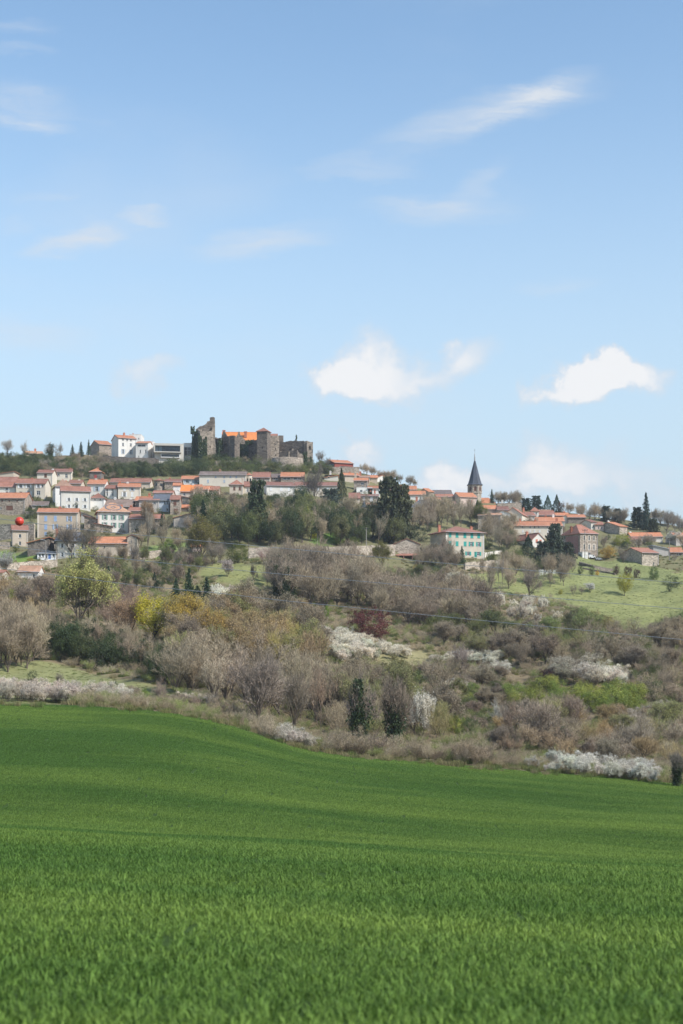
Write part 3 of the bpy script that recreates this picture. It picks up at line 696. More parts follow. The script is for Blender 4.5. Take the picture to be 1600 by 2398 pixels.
def roof_mb(P, w, d, h, kind, rise, ov=.4, th=.17, ridge=None):
    mb = MB(); sl = 0
    if kind == 'gable':
        sl = rise / (d / 2); e = h - ov * sl
        mb.slab([P(-w / 2 - ov * .6, -ov, e), P(w / 2 + ov * .6, -ov, e), P(w / 2 + ov * .6, d / 2, h + rise), P(-w / 2 - ov * .6, d / 2, h + rise)], th)
        mb.slab([P(-w / 2 - ov * .6, d / 2, h + rise), P(w / 2 + ov * .6, d / 2, h + rise), P(w / 2 + ov * .6, d + ov, e), P(-w / 2 - ov * .6, d + ov, e)], th)
        mb.box(P, -w / 2 - ov * .6, w / 2 + ov * .6, d / 2 - .14, d / 2 + .14, h + rise - .06, h + rise + .09)
    elif kind == 'front':
        sl = rise / (w / 2); e = h - ov * sl
        mb.slab([P(-w / 2 - ov, -ov * .6, e), P(0, -ov * .6, h + rise), P(0, d + ov * .6, h + rise), P(-w / 2 - ov, d + ov * .6, e)], th)
        mb.slab([P(0, -ov * .6, h + rise), P(w / 2 + ov, -ov * .6, e), P(w / 2 + ov, d + ov * .6, e), P(0, d + ov * .6, h + rise)], th)
        mb.box(P, -.14, .14, -ov * .6, d + ov * .6, h + rise - .06, h + rise + .09)
    elif kind == 'hip':
        r = max(0, (w - d) / 2) if ridge is None else ridge / 2
        ry = 0 if w >= d or ridge is not None else (d - w) / 2
        A = [P(-w / 2 - ov, -ov, h - .1), P(w / 2 + ov, -ov, h - .1), P(w / 2 + ov, d + ov, h - .1), P(-w / 2 - ov, d + ov, h - .1)]
        a, b_ = P(-r, d / 2 - ry, h + rise), P(r, d / 2 + ry, h + rise)
        if ry: faces = ([A[0], A[1], a], [A[2], A[3], b_], [A[3], A[0], a, b_], [A[1], A[2], b_, a])
        elif r < .05: a = P(0, d / 2, h + rise); faces = ([A[0], A[1], a], [A[1], A[2], a], [A[2], A[3], a], [A[3], A[0], a])
        else: faces = ([A[0], A[1], b_, a], [A[1], A[2], b_], [A[2], A[3], a, b_], [A[3], A[0], a])
        for f in faces: mb.face(f)
        B = [P(*q) for q in ((-w / 2 - ov, -ov, h - .26), (w / 2 + ov, -ov, h - .26), (w / 2 + ov, d + ov, h - .26), (-w / 2 - ov, d + ov, h - .26))]
        for i in range(4): mb.face([A[i], B[i], B[(i + 1) % 4], A[(i + 1) % 4]])
        mb.face(list(reversed(B)))
        if r >= .05: mb.tube([a, b_], [.13, .13], 5)
    elif kind == 'shed':      # rises to the back
        e = h - ov * rise / d
        mb.slab([P(-w / 2 - ov, -ov, e), P(w / 2 + ov, -ov, e), P(w / 2 + ov, d + ov, h + rise * (d + ov) / d), P(-w / 2 - ov, d + ov, h + rise * (d + ov) / d)], th)
    elif kind == 'left' or kind == 'right':   # rises to the left or right
        s = 1 if kind == 'right' else -1
        mb.slab([P(-s * (w / 2 + ov), -ov, h), P(s * (w / 2 + ov), -ov, h + rise), P(s * (w / 2 + ov), d + ov, h + rise), P(-s * (w / 2 + ov), d + ov, h)], th)
    elif kind == 'flat':
        mb.box(P, -w / 2 + .25, w / 2 - .25, .25, d - .25, h - .5, h - .3)
    return mb
HOUSES = {}
def H(label, L, Rr, eave, base, s=0, roof='gable', rise=7, wall='cream', rcol='orange', wins=(), chim=(), depth=9, name='house', cat='house', swins=(), ov=.4, D=None, trim=None, ridge=None, group=None):
    mid = (L + Rr) / 2
    g = ground(mid, base) if D is None else Vector(((mid - CX) / F * D, D, (HZ - base) / F * D))
    D = g.y; k = D / F
    yaw = math.asin(max(-.85, min(.85, s * k / depth))); c = math.cos(yaw)
    w = (Rr - L) * k / c; h = (base - eave) * k; d = depth
    rr = rise * k
    el = (HZ - eave) / F
    if roof in ('gable', 'hip') : rr = rr + d / 2 * el
    if roof == 'shed': rr = rr + d * el
    root = empty(name, (g.x, g.y, (HZ - base) / F * D), yaw)
    setp(root, label, cat, group)
    U = lambda px: (px - mid) * k / c
    Zp = lambda py: (base - py) * k
    sh = {}
    holes = []; todo = []
    for wn in wins:
        cx, cy, ww, hh = wn[:4]; st = wn[4] if len(wn) > 4 else 'p'; cl = wn[5] if len(wn) > 5 else None
        a, b_, z0, z1 = U(cx - ww / 2) + w / 2, U(cx + ww / 2) + w / 2, Zp(cy + hh / 2), Zp(cy - hh / 2)
        a = max(a, .15); b_ = min(b_, w - .15); z1 = min(z1, h - .12)
        if b_ - a < .2 or z1 - z0 < .2: continue
        holes.append((a, b_, z0, z1)); todo.append((a, b_, z0, z1, st, cl))
    Pf = lambda u, n, z: (u - w / 2, n, z)
    Pl = lambda u, n, z: (-w / 2 + n, d - u, z)
    Pr = lambda u, n, z: (w / 2 - n, u, z)
    Pb = lambda u, n, z: (w / 2 - u, d - n, z)
    mb = MB(); z0 = -6
    facade(mb, Pf, w, z0, h, holes)
    sh_l, sh_r, todo_s = [], [], []
    for (f, cy, ww, hh, *rest) in swins:          # f: fraction of the visible side from its far end
        a = f * d - ww * .5; b_ = f * d + ww * .5; za, zb = Zp(cy + hh / 2), Zp(cy - hh / 2)
        hl = (a, b_, za, zb)
        if s >= 0: sh_l.append(hl); todo_s.append((Pl, hl, rest))
        else: hl = (d - b_, d - a, za, zb); sh_r.append(hl); todo_s.append((Pr, hl, rest))
    facade(mb, Pl, d, z0, h, sh_l); facade(mb, Pr, d, z0, h, sh_r); facade(mb, Pb, w, z0, h, [])
    e = .02
    if roof == 'gable':
        mb.face([(-w / 2, d, h), (-w / 2, 0, h), (-w / 2, d / 2, h + rr - e)]); mb.face([(w / 2, 0, h), (w / 2, d, h), (w / 2, d / 2, h + rr - e)])
    elif roof == 'front':
        mb.face([(-w / 2, 0, h), (w / 2, 0, h), (0, 0, h + rr - e)]); mb.face([(w / 2, d, h), (-w / 2, d, h), (0, d, h + rr - e)])
    elif roof == 'shed':
        mb.face([(-w / 2, d, h), (-w / 2, 0, h), (-w / 2, d, h + rr - e)]); mb.face([(w / 2, 0, h), (w / 2, d, h), (w / 2, d, h + rr - e)]); mb.face([(w / 2, d, h), (-w / 2, d, h), (-w / 2, d, h + rr - e), (w / 2, d, h + rr - e)])
    elif roof in ('left', 'right'):
        q = w / 2 if roof == 'right' else -w / 2
        for y in (0, d): mb.face([(-w / 2, y, h), (w / 2, y, h), (q, y, h + rr - e)])
        mb.face([(q, 0, h), (q, d, h), (q, d, h + rr - e), (q, 0, h + rr - e)])
    elif roof == 'flat':
        mb.box(IDP, -w / 2 - .06, w / 2 + .06, -.06, .24, h - .02, h + .12); mb.box(IDP, -w / 2 - .06, w / 2 + .06, d - .24, d + .06, h - .02, h + .12)
        mb.box(IDP, -w / 2 - .06, -w / 2 + .24, .25, d - .25, h - .02, h + .118); mb.box(IDP, w / 2 - .24, w / 2 + .06, .25, d - .25, h - .02, h + .118)
    mb.build('wall', MATS[wall], root)
    ro = roof_mb(IDP, w, d, h, roof, rr, ov, ridge=None if ridge is None else ridge * k / c).build('roof', MATS[rcol if roof != 'flat' else 'greypaint'], root)
    if roof in ('gable', 'hip', 'shed') and w > 4:
        gb = MB(); gb.tube([(-w / 2 - .3, -ov - .05, h - .12), (w / 2 + .3, -ov - .05, h - .16)], [.07, .07], 6); gb.tube([(w / 2 - .25, -ov - .05, h - .16), (w / 2 - .25, -.08, h - .7), (w / 2 - .25, -.08, 0)], [.05] * 3, 5)
        gb.build('gutter', MATS['galv'], root)
    for a, b_, z0_, z1_, st, cl in todo: window(root, Pf, a, b_, z0_, z1_, st, cl)
    for PP, hl, rest in todo_s: window(root, PP, *hl, *(rest or ['p']))
    if trim:
        tb = MB()
        for q in (0, w - .4): tb.box(Pf, q - .03, q + .43, -.05, .0 - .003, -.5, h - .05)
        tb.build('corner_stones', MATS[trim], root)
    for ch in chim:
        cpx, top = ch[:2]; cm_ = ch[2] if len(ch) > 2 else 'brick'
        u = max(-w / 2 + .4, min(w / 2 - .4, U(cpx))); yy_ = d * .5 if roof in ('gable', 'hip') else d * .3
        el_ = (HZ - top) / F; zt = Zp(top) + yy_ * el_ * c
        zt = max(zt, h + rr * .6 + .6)
        cb = MB(); cb.box(IDP, u - .38, u + .38, yy_ - .3, yy_ + .3, h * .9, zt); cb.box(IDP, u - .46, u + .46, yy_ - .38, yy_ + .38, zt - .22, zt - .08)
        cb.tube([(u - .15, yy_, zt), (u - .15, yy_, zt + .35)], [.1, .08], 6); cb.tube([(u + .17, yy_, zt), (u + .17, yy_, zt + .3)], [.1, .08], 6)
        cb.build('chimney', MATS[cm_], ro)
    return dict(root=root, w=w, d=d, h=h, k=k, U=U, Z=Zp, c=c, roof=ro, rr=rr, D=D)
def row(cy, xs, w=5, h=8, st='p', col=None): return [(x, cy, w, h, st, col) for x in xs]

# --- hilltop, left to right
H('low beige bungalow with orange roof on the hilltop skyline at far left', 62, 100, 1062, 1070, 14, 'gable', 5, 'beige', 'faded', row(1066, [72, 90], 4, 4), [(85, 1051)], 8)
H('dark stone barn with orange roof at the left end of the hilltop buildings', 234, 262, 1041, 1070, 32, 'gable', 8, 'stone', 'orange', [(257, 1050, 2.5, 4)], (), 12, name='barn', cat='barn')
H('low stone annex with orange roof strip between hilltop barn and white house', 261, 279, 1048, 1068, 0, 'gable', 4, 'lightstone', 'orange', [(269, 1054, 2, 3)], (), 6, name='annex', cat='outbuilding')
H('tall white house with shaded brown gable and orange roof on the hilltop', 279, 318, 1026, 1070, 24, 'gable', 6, 'white', 'orange', row(1030, [289, 298, 306], 4, 5, 'p') + row(1041.5, [289, 306], 4.2, 8) + [(289, 1058, 3.6, 11, 'o', 'y'), (306.5, 1058, 3.6, 11, 'o', 'y')], [(299, 1014)], 10, D=600)
H('plain white cube block rising behind the tall white hilltop house', 303, 331, 1017.5, 1070, 0, 'flat', 0, 'white', 'white', [(325, 1027, 3, 4)], [(310, 1016)], 9, D=612)
H('white terrace wing with loggia beside the tall white hilltop house', 318, 347, 1037, 1072, -5, 'gable', 3, 'white', 'orange', [(331.5, 1043, 19, 5), (328.5, 1057, 3.6, 8), (341.5, 1057, 3.6, 8), (325, 1068, 2, 2.6)], (), 8, D=596)
H('low white flat roofed link beside the concrete building on the hilltop', 345, 360, 1034, 1072, 0, 'flat', 0, 'white', 'white', (), (), 6, D=603)
# concrete gallery
q = H('modern concrete gallery with long ribbon windows beside the ruined castle', 363, 430, 1039, 1086, 12, 'flat', 0, 'concrete', 'concrete', [(383, 1091, 2.5, 4), (402, 1091, 2.5, 4)], (), 14, name='modern_gallery', cat='building', D=596)
def gallery(q):
    k = q['k']; c = q['c']; w = q['w']; X = lambda px: (px - 396.5) * k / c; Zf = lambda py: (1086 - py) * k
    mb = MB(); Pq = lambda u, n, z: (u, n, z)
    x0, x1 = X(361), X(424)
    mb.box(Pq, x0, x1, -2.2, -.002, Zf(1045), Zf(1040)); mb.box(Pq, x0, x1, -2.2, -.002, Zf(1061), Zf(1058.8)); mb.box(Pq, x0, x0 + .5, -2.198, -.002, Zf(1058.8), Zf(1045)); mb.box(Pq, x1 - .5, x1, -2.198, -.002, Zf(1058.8), Zf(1045))
    mb.build('window_box', MATS['concrete'], q['root'])
    a, b_ = x0 + .5, x1 - .5; n = 7
    for i in range(n):
        f = MB(); u0 = a + (b_ - a) * i / n; u1 = a + (b_ - a) * (i + 1) / n
        f.box(Pq, u0, u0 + .09, -.7, -.6, Zf(1058.8), Zf(1045)); f.box(Pq, u1 - .09, u1, -.7, -.6, Zf(1058.8), Zf(1045)); f.box(Pq, u0 + .09, u1 - .09, -.7, -.6, Zf(1058.8), Zf(1058.8) + .1); f.box(Pq, u0 + .09, u1 - .09, -.7, -.6, Zf(1045) - .1, Zf(1045))
        fo = f.build('window', MATS['darkmetal'], q['root'])
        g = MB(); g.box(Pq, u0 + .05, u1 - .05, -.59, -.56, Zf(1058.7), Zf(1045.1)); g.build('pane', MATS['glasslight' if i < 2 else 'glass'], fo)
    f = MB(); f.box(Pq, X(377), X(421), -1.0, -.002, Zf(1064.2), Zf(1063.0)); f.box(Pq, X(377), X(421), -1.0, -.002, Zf(1072), Zf(1070.6)); f.box(Pq, X(377), X(377) + .3, -.998, -.002, Zf(1070.6), Zf(1064.2)); f.box(Pq, X(421) - .3, X(421), -.998, -.002, Zf(1070.6), Zf(1064.2))
    fo = f.build('window', MATS['whitepaint'], q['root']); g = MB(); g.box(Pq, X(377) + .3, X(421) - .3, -.4, -.36, Zf(1070.6), Zf(1064.2)); g.build('pane', MATS['glass'], fo)
gallery(q)
H('dark recessed concrete wing between gallery and ivy covered keep', 430, 449, 1038, 1084, 0, 'flat', 0, 'concrete', 'concrete', [(440, 1057, 17, 20), (440, 1080, 16, 6)], (), 8, name='gallery_wing', cat='building', D=606)

# --- castle: one thing, its towers, walls and roofs are parts
def castle():
    D0 = 598; g = Vector(((600 - CX) / F * D0, D0, (HZ - 1080) / F * D0))
    root = empty('castle', g); setp(root, 'large ruined stone castle with ivy walls and an orange roofed hall on the hilltop', 'castle')
    rr = random.Random(4)
    def fr(px, D, yaw):
        ox, oy = (px - CX) / F * D - g.x, D - g.y; c, s_ = math.cos(yaw), math.sin(yaw)
        return lambda u, n, z: (ox + u * c - n * s_, oy + u * s_ + n * c, z)
    def zz(py, D): return (HZ - py) / F * D - g.z
    def block(nm, L, Rr, top, base, s, depth, D, jag=1.2, holes=(), mat='castle', topR=None, closed_top=True):
        k = D / F; yaw = math.asin(max(-.9, min(.9, s * k / depth))); c = math.cos(yaw); w = (Rr - L) * k / c
        P = fr((L + Rr) / 2, D, yaw); Pf = lambda u, n, z: P(u - w / 2, n, z); Pl = lambda u, n, z: P(-w / 2 + n, depth - u, z); Pr = lambda u, n, z: P(w / 2 - n, u, z); Pb = lambda u, n, z: P(w / 2 - u, depth - n, z)
        zb, zt = zz(base, D) - 5, zz(top, D); mb = MB()
        hs = []
        for (cx, cy, ww, hh) in holes:
            u = (cx - (L + Rr) / 2) * k / c + w / 2; hs.append((max(.1, u - ww * k / 2 / c), min(w - .1, u + ww * k / 2 / c), zz(cy + hh / 2, D), zz(cy - hh / 2, D)))
        facade(mb, Pf, w, zb, zt, hs, .9, True); facade(mb, Pl, depth, zb, zt, [], .9); facade(mb, Pr, depth, zb, zt, [], .9); facade(mb, Pb, w, zb, zt, [])
        mb.face([Pf(0, 0, zt), Pf(w, 0, zt), Pf(w, depth, zt), Pf(0, depth, zt)])
        if jag:
            for Pq, ln in ((Pf, w), (Pl, depth), (Pr, depth), (Pb, w)):
                u = 0.0; hgt = rr.uniform(0, jag)
                while u < ln - .2:
                    step = rr.uniform(.5, 1.3); hgt = max(.05, min(jag, hgt + rr.uniform(-.55, .55) * jag)); e_ = min(u + step, ln)
                    mb.box(Pq, u + .004, e_, rr.uniform(.003, .03), .75, zt - .3, zt + hgt); u = e_
        o = mb.build(nm, MATS[mat], root)
        return dict(P=P, w=w, d=depth, D=D, zt=zt, zb=zb, o=o, k=k)
    def outline(nm, pts, D, thick, yaw=0, mat='castle', cpx=None):
        xs = [p[0] for p in pts]; cpx = cpx or sum(xs) / len(xs); P = fr(cpx, D, yaw); k = D / F / math.cos(yaw); mb = MB()
        a = [P((x - cpx) * k, 0, zz(y, D)) for x, y in pts]; b_ = [P((x - cpx) * k, thick, zz(y, D)) for x, y in pts]
        mb.face(a); mb.face(list(reversed(b_)))
        for i in range(len(a)):
            j = (i + 1) % len(a); mb.face([a[j], a[i], b_[i], b_[j]])
        return mb.build(nm, MATS[mat], root)
    def ivy(px0, px1, py0, py1, D, n, depth=2.2, yaw=0, bulge=.8):
        r = np.random.default_rng(int(px0 * 7 + py0)); cpx = (px0 + px1) / 2; P = fr(cpx, D, yaw); k = D / F / math.cos(yaw)
        u = r.uniform(0, 1, n); v = r.uniform(0, 1, n) ** 1.25
        edge_ = .5 + .32 * np.sin(u * 9 + px0) + .18 * np.sin(u * 23); keep = v < np.clip(edge_ + .5, .35, 1); u, v = u[keep], v[keep]; n = len(u)
        nn = -np.abs(r.normal(0, .35, n)) * bulge * (1.4 - v) - .05 + r.uniform(0, .3, n) * 0
        pts = np.array([P((px0 + (px1 - px0) * a - cpx) * k, b_, zz(py1 + (py0 - py1) * c_, D)) for a, b_, c_ in zip(u, nn, v)])
        o = bpy.data.objects.new('ivy', quads_mesh('ivy', leafquads(pts, .26, r, .3, 1.2, np.array([.1, -1, .4])), MATS['ivyleaf'])); COL.objects.link(o); o.parent = root
    def cap(b, kind, rise, rcol, ov=.35, ridge=None, nm='roof'):
        P = b['P']; return roof_mb(P, b['w'], b['d'], b['zt'], kind, rise, ov, ridge=ridge).build(nm, MATS[rcol], root)
    # ruined keep with its spike
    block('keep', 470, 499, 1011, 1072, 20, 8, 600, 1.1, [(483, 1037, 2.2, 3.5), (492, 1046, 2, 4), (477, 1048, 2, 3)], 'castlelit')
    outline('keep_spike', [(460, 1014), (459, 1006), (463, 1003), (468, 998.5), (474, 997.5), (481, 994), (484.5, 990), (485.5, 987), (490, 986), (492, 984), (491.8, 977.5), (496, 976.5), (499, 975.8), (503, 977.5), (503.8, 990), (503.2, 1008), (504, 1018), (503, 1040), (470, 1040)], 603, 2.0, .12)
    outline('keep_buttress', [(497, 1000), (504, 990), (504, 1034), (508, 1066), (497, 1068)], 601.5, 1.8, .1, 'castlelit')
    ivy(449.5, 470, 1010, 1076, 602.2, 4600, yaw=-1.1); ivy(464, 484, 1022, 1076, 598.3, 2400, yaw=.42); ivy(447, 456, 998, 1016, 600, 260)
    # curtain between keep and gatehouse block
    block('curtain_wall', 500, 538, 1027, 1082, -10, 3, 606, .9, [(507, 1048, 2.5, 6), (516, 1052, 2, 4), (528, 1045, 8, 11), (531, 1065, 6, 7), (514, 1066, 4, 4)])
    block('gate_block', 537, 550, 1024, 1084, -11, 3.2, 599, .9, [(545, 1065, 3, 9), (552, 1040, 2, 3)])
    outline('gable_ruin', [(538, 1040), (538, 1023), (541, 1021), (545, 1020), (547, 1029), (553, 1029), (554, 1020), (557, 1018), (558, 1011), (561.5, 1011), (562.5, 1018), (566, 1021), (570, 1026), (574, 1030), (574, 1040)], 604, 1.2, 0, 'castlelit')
    ivy(496, 516, 1034, 1078, 602.5, 2600, yaw=-.6); ivy(512, 524, 1028, 1056, 605.7, 420, bulge=.5)
    # hall with the vivid orange roof
    b = block('hall', 520, 606, 1032, 1075, 3, 12, 622, 0); cap(b, 'gable', 4.6, 'vivid', .3)
    outline('hall_gable', [(516, 1032), (519, 1022), (523, 1010.5), (526, 1010.5), (531, 1020), (536, 1032)], 620, .9, -.3)
    for px, py in ((524.5, 1007), (575, 1010)):
        mb = MB(); P = fr(px, 624, 0); mb.box(P, -.6, .6, 0, 1, zz(1024, 624), zz(py, 624)); mb.box(P, -.7, .7, -.1, 1.1, zz(py, 624) - .3, zz(py, 624) - .1); mb.build('chimney', MATS['brick'], root)
    block('inner_wall', 560, 603, 1034, 1078, -6, 3, 606, .8, [(586, 1042, 3, 5), (592, 1062, 3, 5)])
    ivy(560, 582, 1032, 1080, 604.6, 2400, bulge=1.2); ivy(580, 596, 1030, 1040, 605.6, 260)
    # square tower
    b = block('square_tower', 601.5, 626, 1009, 1080, -7, 4.6, 598, 0, [(614.5, 1048.5, 2.4, 5), (620, 1027, 1.2, 3)]); cap(b, 'hip', 1.7, 'rust', .35)
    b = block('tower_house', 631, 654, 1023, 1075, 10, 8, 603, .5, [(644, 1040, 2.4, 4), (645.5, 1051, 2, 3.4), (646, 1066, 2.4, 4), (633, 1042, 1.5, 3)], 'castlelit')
    outline('buttress', [(623, 1062), (630, 1064), (634.5, 1074), (634.5, 1086), (622, 1086)], 600, 3)
    b = block('small_house', 632, 649, 1020, 1040, 0, 7, 612, 0, (), 'castlelit'); cap(b, 'gable', 1.2, 'rust', .3)
    block('turret', 653, 664, 1023, 1040, 2, 2.2, 618, .6)
    # right part
    block('right_wall', 655, 716, 1035.5, 1076, -6, 3, 612, .7, [(680, 1052, 5, 4), (664, 1053, 2, 4), (703, 1048, 2, 3)])
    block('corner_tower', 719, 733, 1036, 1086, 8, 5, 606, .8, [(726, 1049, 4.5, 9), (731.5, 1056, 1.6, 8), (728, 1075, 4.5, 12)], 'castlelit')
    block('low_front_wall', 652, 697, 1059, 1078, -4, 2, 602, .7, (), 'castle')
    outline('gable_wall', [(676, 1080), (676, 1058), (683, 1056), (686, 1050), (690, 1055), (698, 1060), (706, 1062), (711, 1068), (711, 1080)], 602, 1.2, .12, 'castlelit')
    ivy(708, 720, 1058, 1086, 604, 600)
    # round bastion under the right part
    mb = MB(); DB = 574; P = fr(673, DB, 0); c_ = P(0, 0, 0); R_ = 38 * DB / F
    prof = [(R_ * 1.10, zz(1125, DB)), (R_ * 1.06, zz(1108, DB)), (R_ * 1.0, zz(1090, DB)), (R_ * .97, zz(1074.5, DB)), (R_ * .9, zz(1074, DB))]
    mb.lathe((c_[0], c_[1], 0), prof, 40); mb.build('bastion', MATS['castlelit'], root, True)
    outline('rock_base', [(596, 1110), (598, 1082), (612, 1078), (626, 1078), (640, 1082), (645, 1110)], 588, 5, 0, 'darkstone')
castle()

# --- red clad hall and the houses below it
q = H('modern red clad hall with glazed end and low orange roof right of the castle', 784, 828, 1084, 1101, 27, 'gable', 6, 'redclad', 'orange', [(808, 1093, 24, 2)], [(804, 1078, 'darkmetal')], 13, name='red_hall', cat='building', D=612)
def glaze(q):
    d = q['d']; w = q['w']; h = q['h']
    for i in range(4):
        mb = MB(); u0 = d * (.06 + .22 * i); u1 = u0 + d * .21; P = lambda u, n, z: (-w / 2 - .08 + n, d - u, z)
        mb.box(P, u0, u1, 0, .04, .3, h - .2); o = mb.build('pane', MATS['glasslight' if i == 0 else 'glass'], q['root'])
glaze(q)
H('long pale retaining building under the red hall', 757, 842, 1094, 1112, 0, 'flat', 0, 'lightstone', 'lightstone', (), (), 6, name='retaining_wall', cat='wall')
rows = [
 # label, L,R,eave,base,s,roof,rise,wall,rcol,wins,chim,depth
 ('white and orange roofed house just left below the red hall', 760, 792, 1112, 1126, 0, 'left', -6, 'pale', 'orange', row(1117, [770], 4, 5), [(774, 1104, 'white')], 8),
 ('small orange roofed house right below the red hall', 808, 842, 1113, 1130, 8, 'gable', 5, 'beige', 'orange', (), [(823, 1106, 'brick')], 8),
 ('stone house with pale front and orange roof below the red hall', 829, 861, 1125, 1152, -3, 'gable', 6, 'stone', 'orange', [(849, 1133, 7, 6, 'p'), (849, 1141, 5, 5, 'p')], [(826, 1107, 'beige')], 8),
 ('ochre walled house with tall chimney on the ridge right of the red hall', 842, 866, 1117, 1132, 0, 'gable', 3, 'beige', 'faded', (), [(843, 1105, 'brick')], 8),
 ('white gabled house with orange roof on the ridge', 883, 908, 1119, 1130, 24, 'front', 7, 'white', 'orange', (), (), 9),
 ('long low orange roofed house on the ridge left of the white gabled one', 862, 884, 1118, 1131, 0, 'gable', 5, 'beige', 'orange', [(868, 1123, 2, 3)], (), 8),
 ('white terrace house with brown gate above the round turret', 835, 872, 1142, 1157, 0, 'flat', 0, 'white', 'white', [(846, 1150, 6, 6)], (), 7),
 ('white house with two orange doors left of the huge cedar', 862, 890, 1143, 1160, 0, 'gable', 5, 'white', 'orange', [(868, 1149, 3, 5, 'c', 's'), (878, 1151, 4, 9, 'c', 's')], (), 8),
 ('rust roofed low house left of the white shuttered house by the turret', 818, 843, 1166, 1178, 0, 'gable', 12, 'beige', 'rust', [(830, 1172, 3, 5, 'p', 'B')], (), 8),
 ('grey stone house with two white closed windows above the round turret', 843, 886, 1161, 1180, 0, 'gable', 3, 'lightstone', 'rust', [(852, 1169, 6, 10, 'c', 'w'), (870, 1169, 6, 10, 'c', 'w')], (), 8),
 ('low white house with faded roof beside the round turret', 853, 886, 1182, 1196, 0, 'gable', 4, 'pale', 'faded', (), (), 7),
 ('orange roofed white house right of the huge cedar top', 946, 976, 1146, 1156, 0, 'gable', 8, 'white', 'orange', (), [(948, 1132, 'white')], 9),
 ('long orange roof behind the huge cedar', 905, 948, 1146, 1158, 0, 'gable', 10, 'pale', 'orange', (), [(912, 1130)], 9),
 ('white house with orange roof under the ridge right of the huge cedar', 955, 996, 1158, 1172, -2, 'gable', 8, 'white', 'orange', [(985, 1166, 3, 4), (964, 1171, 4, 3, 'p', 's')], (), 9),
 ('dark sided stone house with orange roof on the ridge', 1004, 1016, 1151, 1166, 21, 'gable', 7, 'stone', 'orange', (), (), 10),
 ('brown roofed long house on the ridge left of the church', 1016, 1058, 1155, 1166, 0, 'gable', 7, 'beige', 'greybrown', (), [(1034, 1150)], 10),
 ('low rust roofed stone house left of the church', 1022, 1062, 1163, 1174, 0, 'gable', 6, 'stone', 'rust', row(1168, [1045, 1053], 3, 4), (), 9),
 ('rust roofed stone house in front of the brown ridge house', 997, 1033, 1171, 1184, 0, 'gable', 6, 'lightstone', 'orange', row(1177, [1010, 1020], 3, 4), (), 9),
 ('low brown roofed barn left of the pinkish house by the church', 1030, 1068, 1180, 1200, 0, 'gable', 6, 'stone', 'brown', (), (), 9)]
for r_ in rows: H(*r_)
# slate roofed mansion
H('pale mansion with blue slate hipped roof behind the bare trees', 960, 1026, 1188, 1212, 0, 'hip', 17, 'pale', 'slate', row(1198, [970, 983, 998, 1012], 4, 8, 'p'), [(978, 1164, 'brick')], 11, name='mansion', ridge=20)
# round turret with cone
def turret(label, px, base, eave, tip, rpx, wall, rcol, name='turret', cat='tower'):
    g = ground(px, base); k = g.y / F; root = empty(name, (g.x, g.y, (HZ - base) / F * g.y)); setp(root, label, cat)
    r_ = rpx * k; h = (base - eave) * k; t = (eave - tip) * k
    mb = MB(); mb.lathe((0, 0, 0), [(r_ * 1.03, -5), (r_, 0), (r_, h)], 20); mb.build('wall', MATS[wall], root, False)
    mb = MB(); mb.lathe((0, 0, h), [(r_ * .9, -.02), (r_ * 1.22, -.1), (r_ * 1.2, .05), (r_ * .62, t * .45), (r_ * .06, t)], 20); mb.build('roof', MATS[rcol], root)
    for i in range(2):
        mb = MB(); a = -math.pi / 2 + .5 - i * .9; P = lambda u, n, z: ((r_ + .02 - n) * math.cos(a) - u * math.sin(a), (r_ + .02 - n) * math.sin(a) + u * math.cos(a), z)
        mb.box(P, -.3, .3, -.03, .1, h * .45, h * .7); mb.build('window', MATS['glass'], root)
turret('small round turret with pointed grey slate cone among the park trees', 853, 1200, 1188, 1173, 6, 'lightstone', 'slate')
turret('stout round stone tower with low rust roof among the left village houses', 373, 1149, 1126, 1120.5, 12.5, 'stone', 'rust')

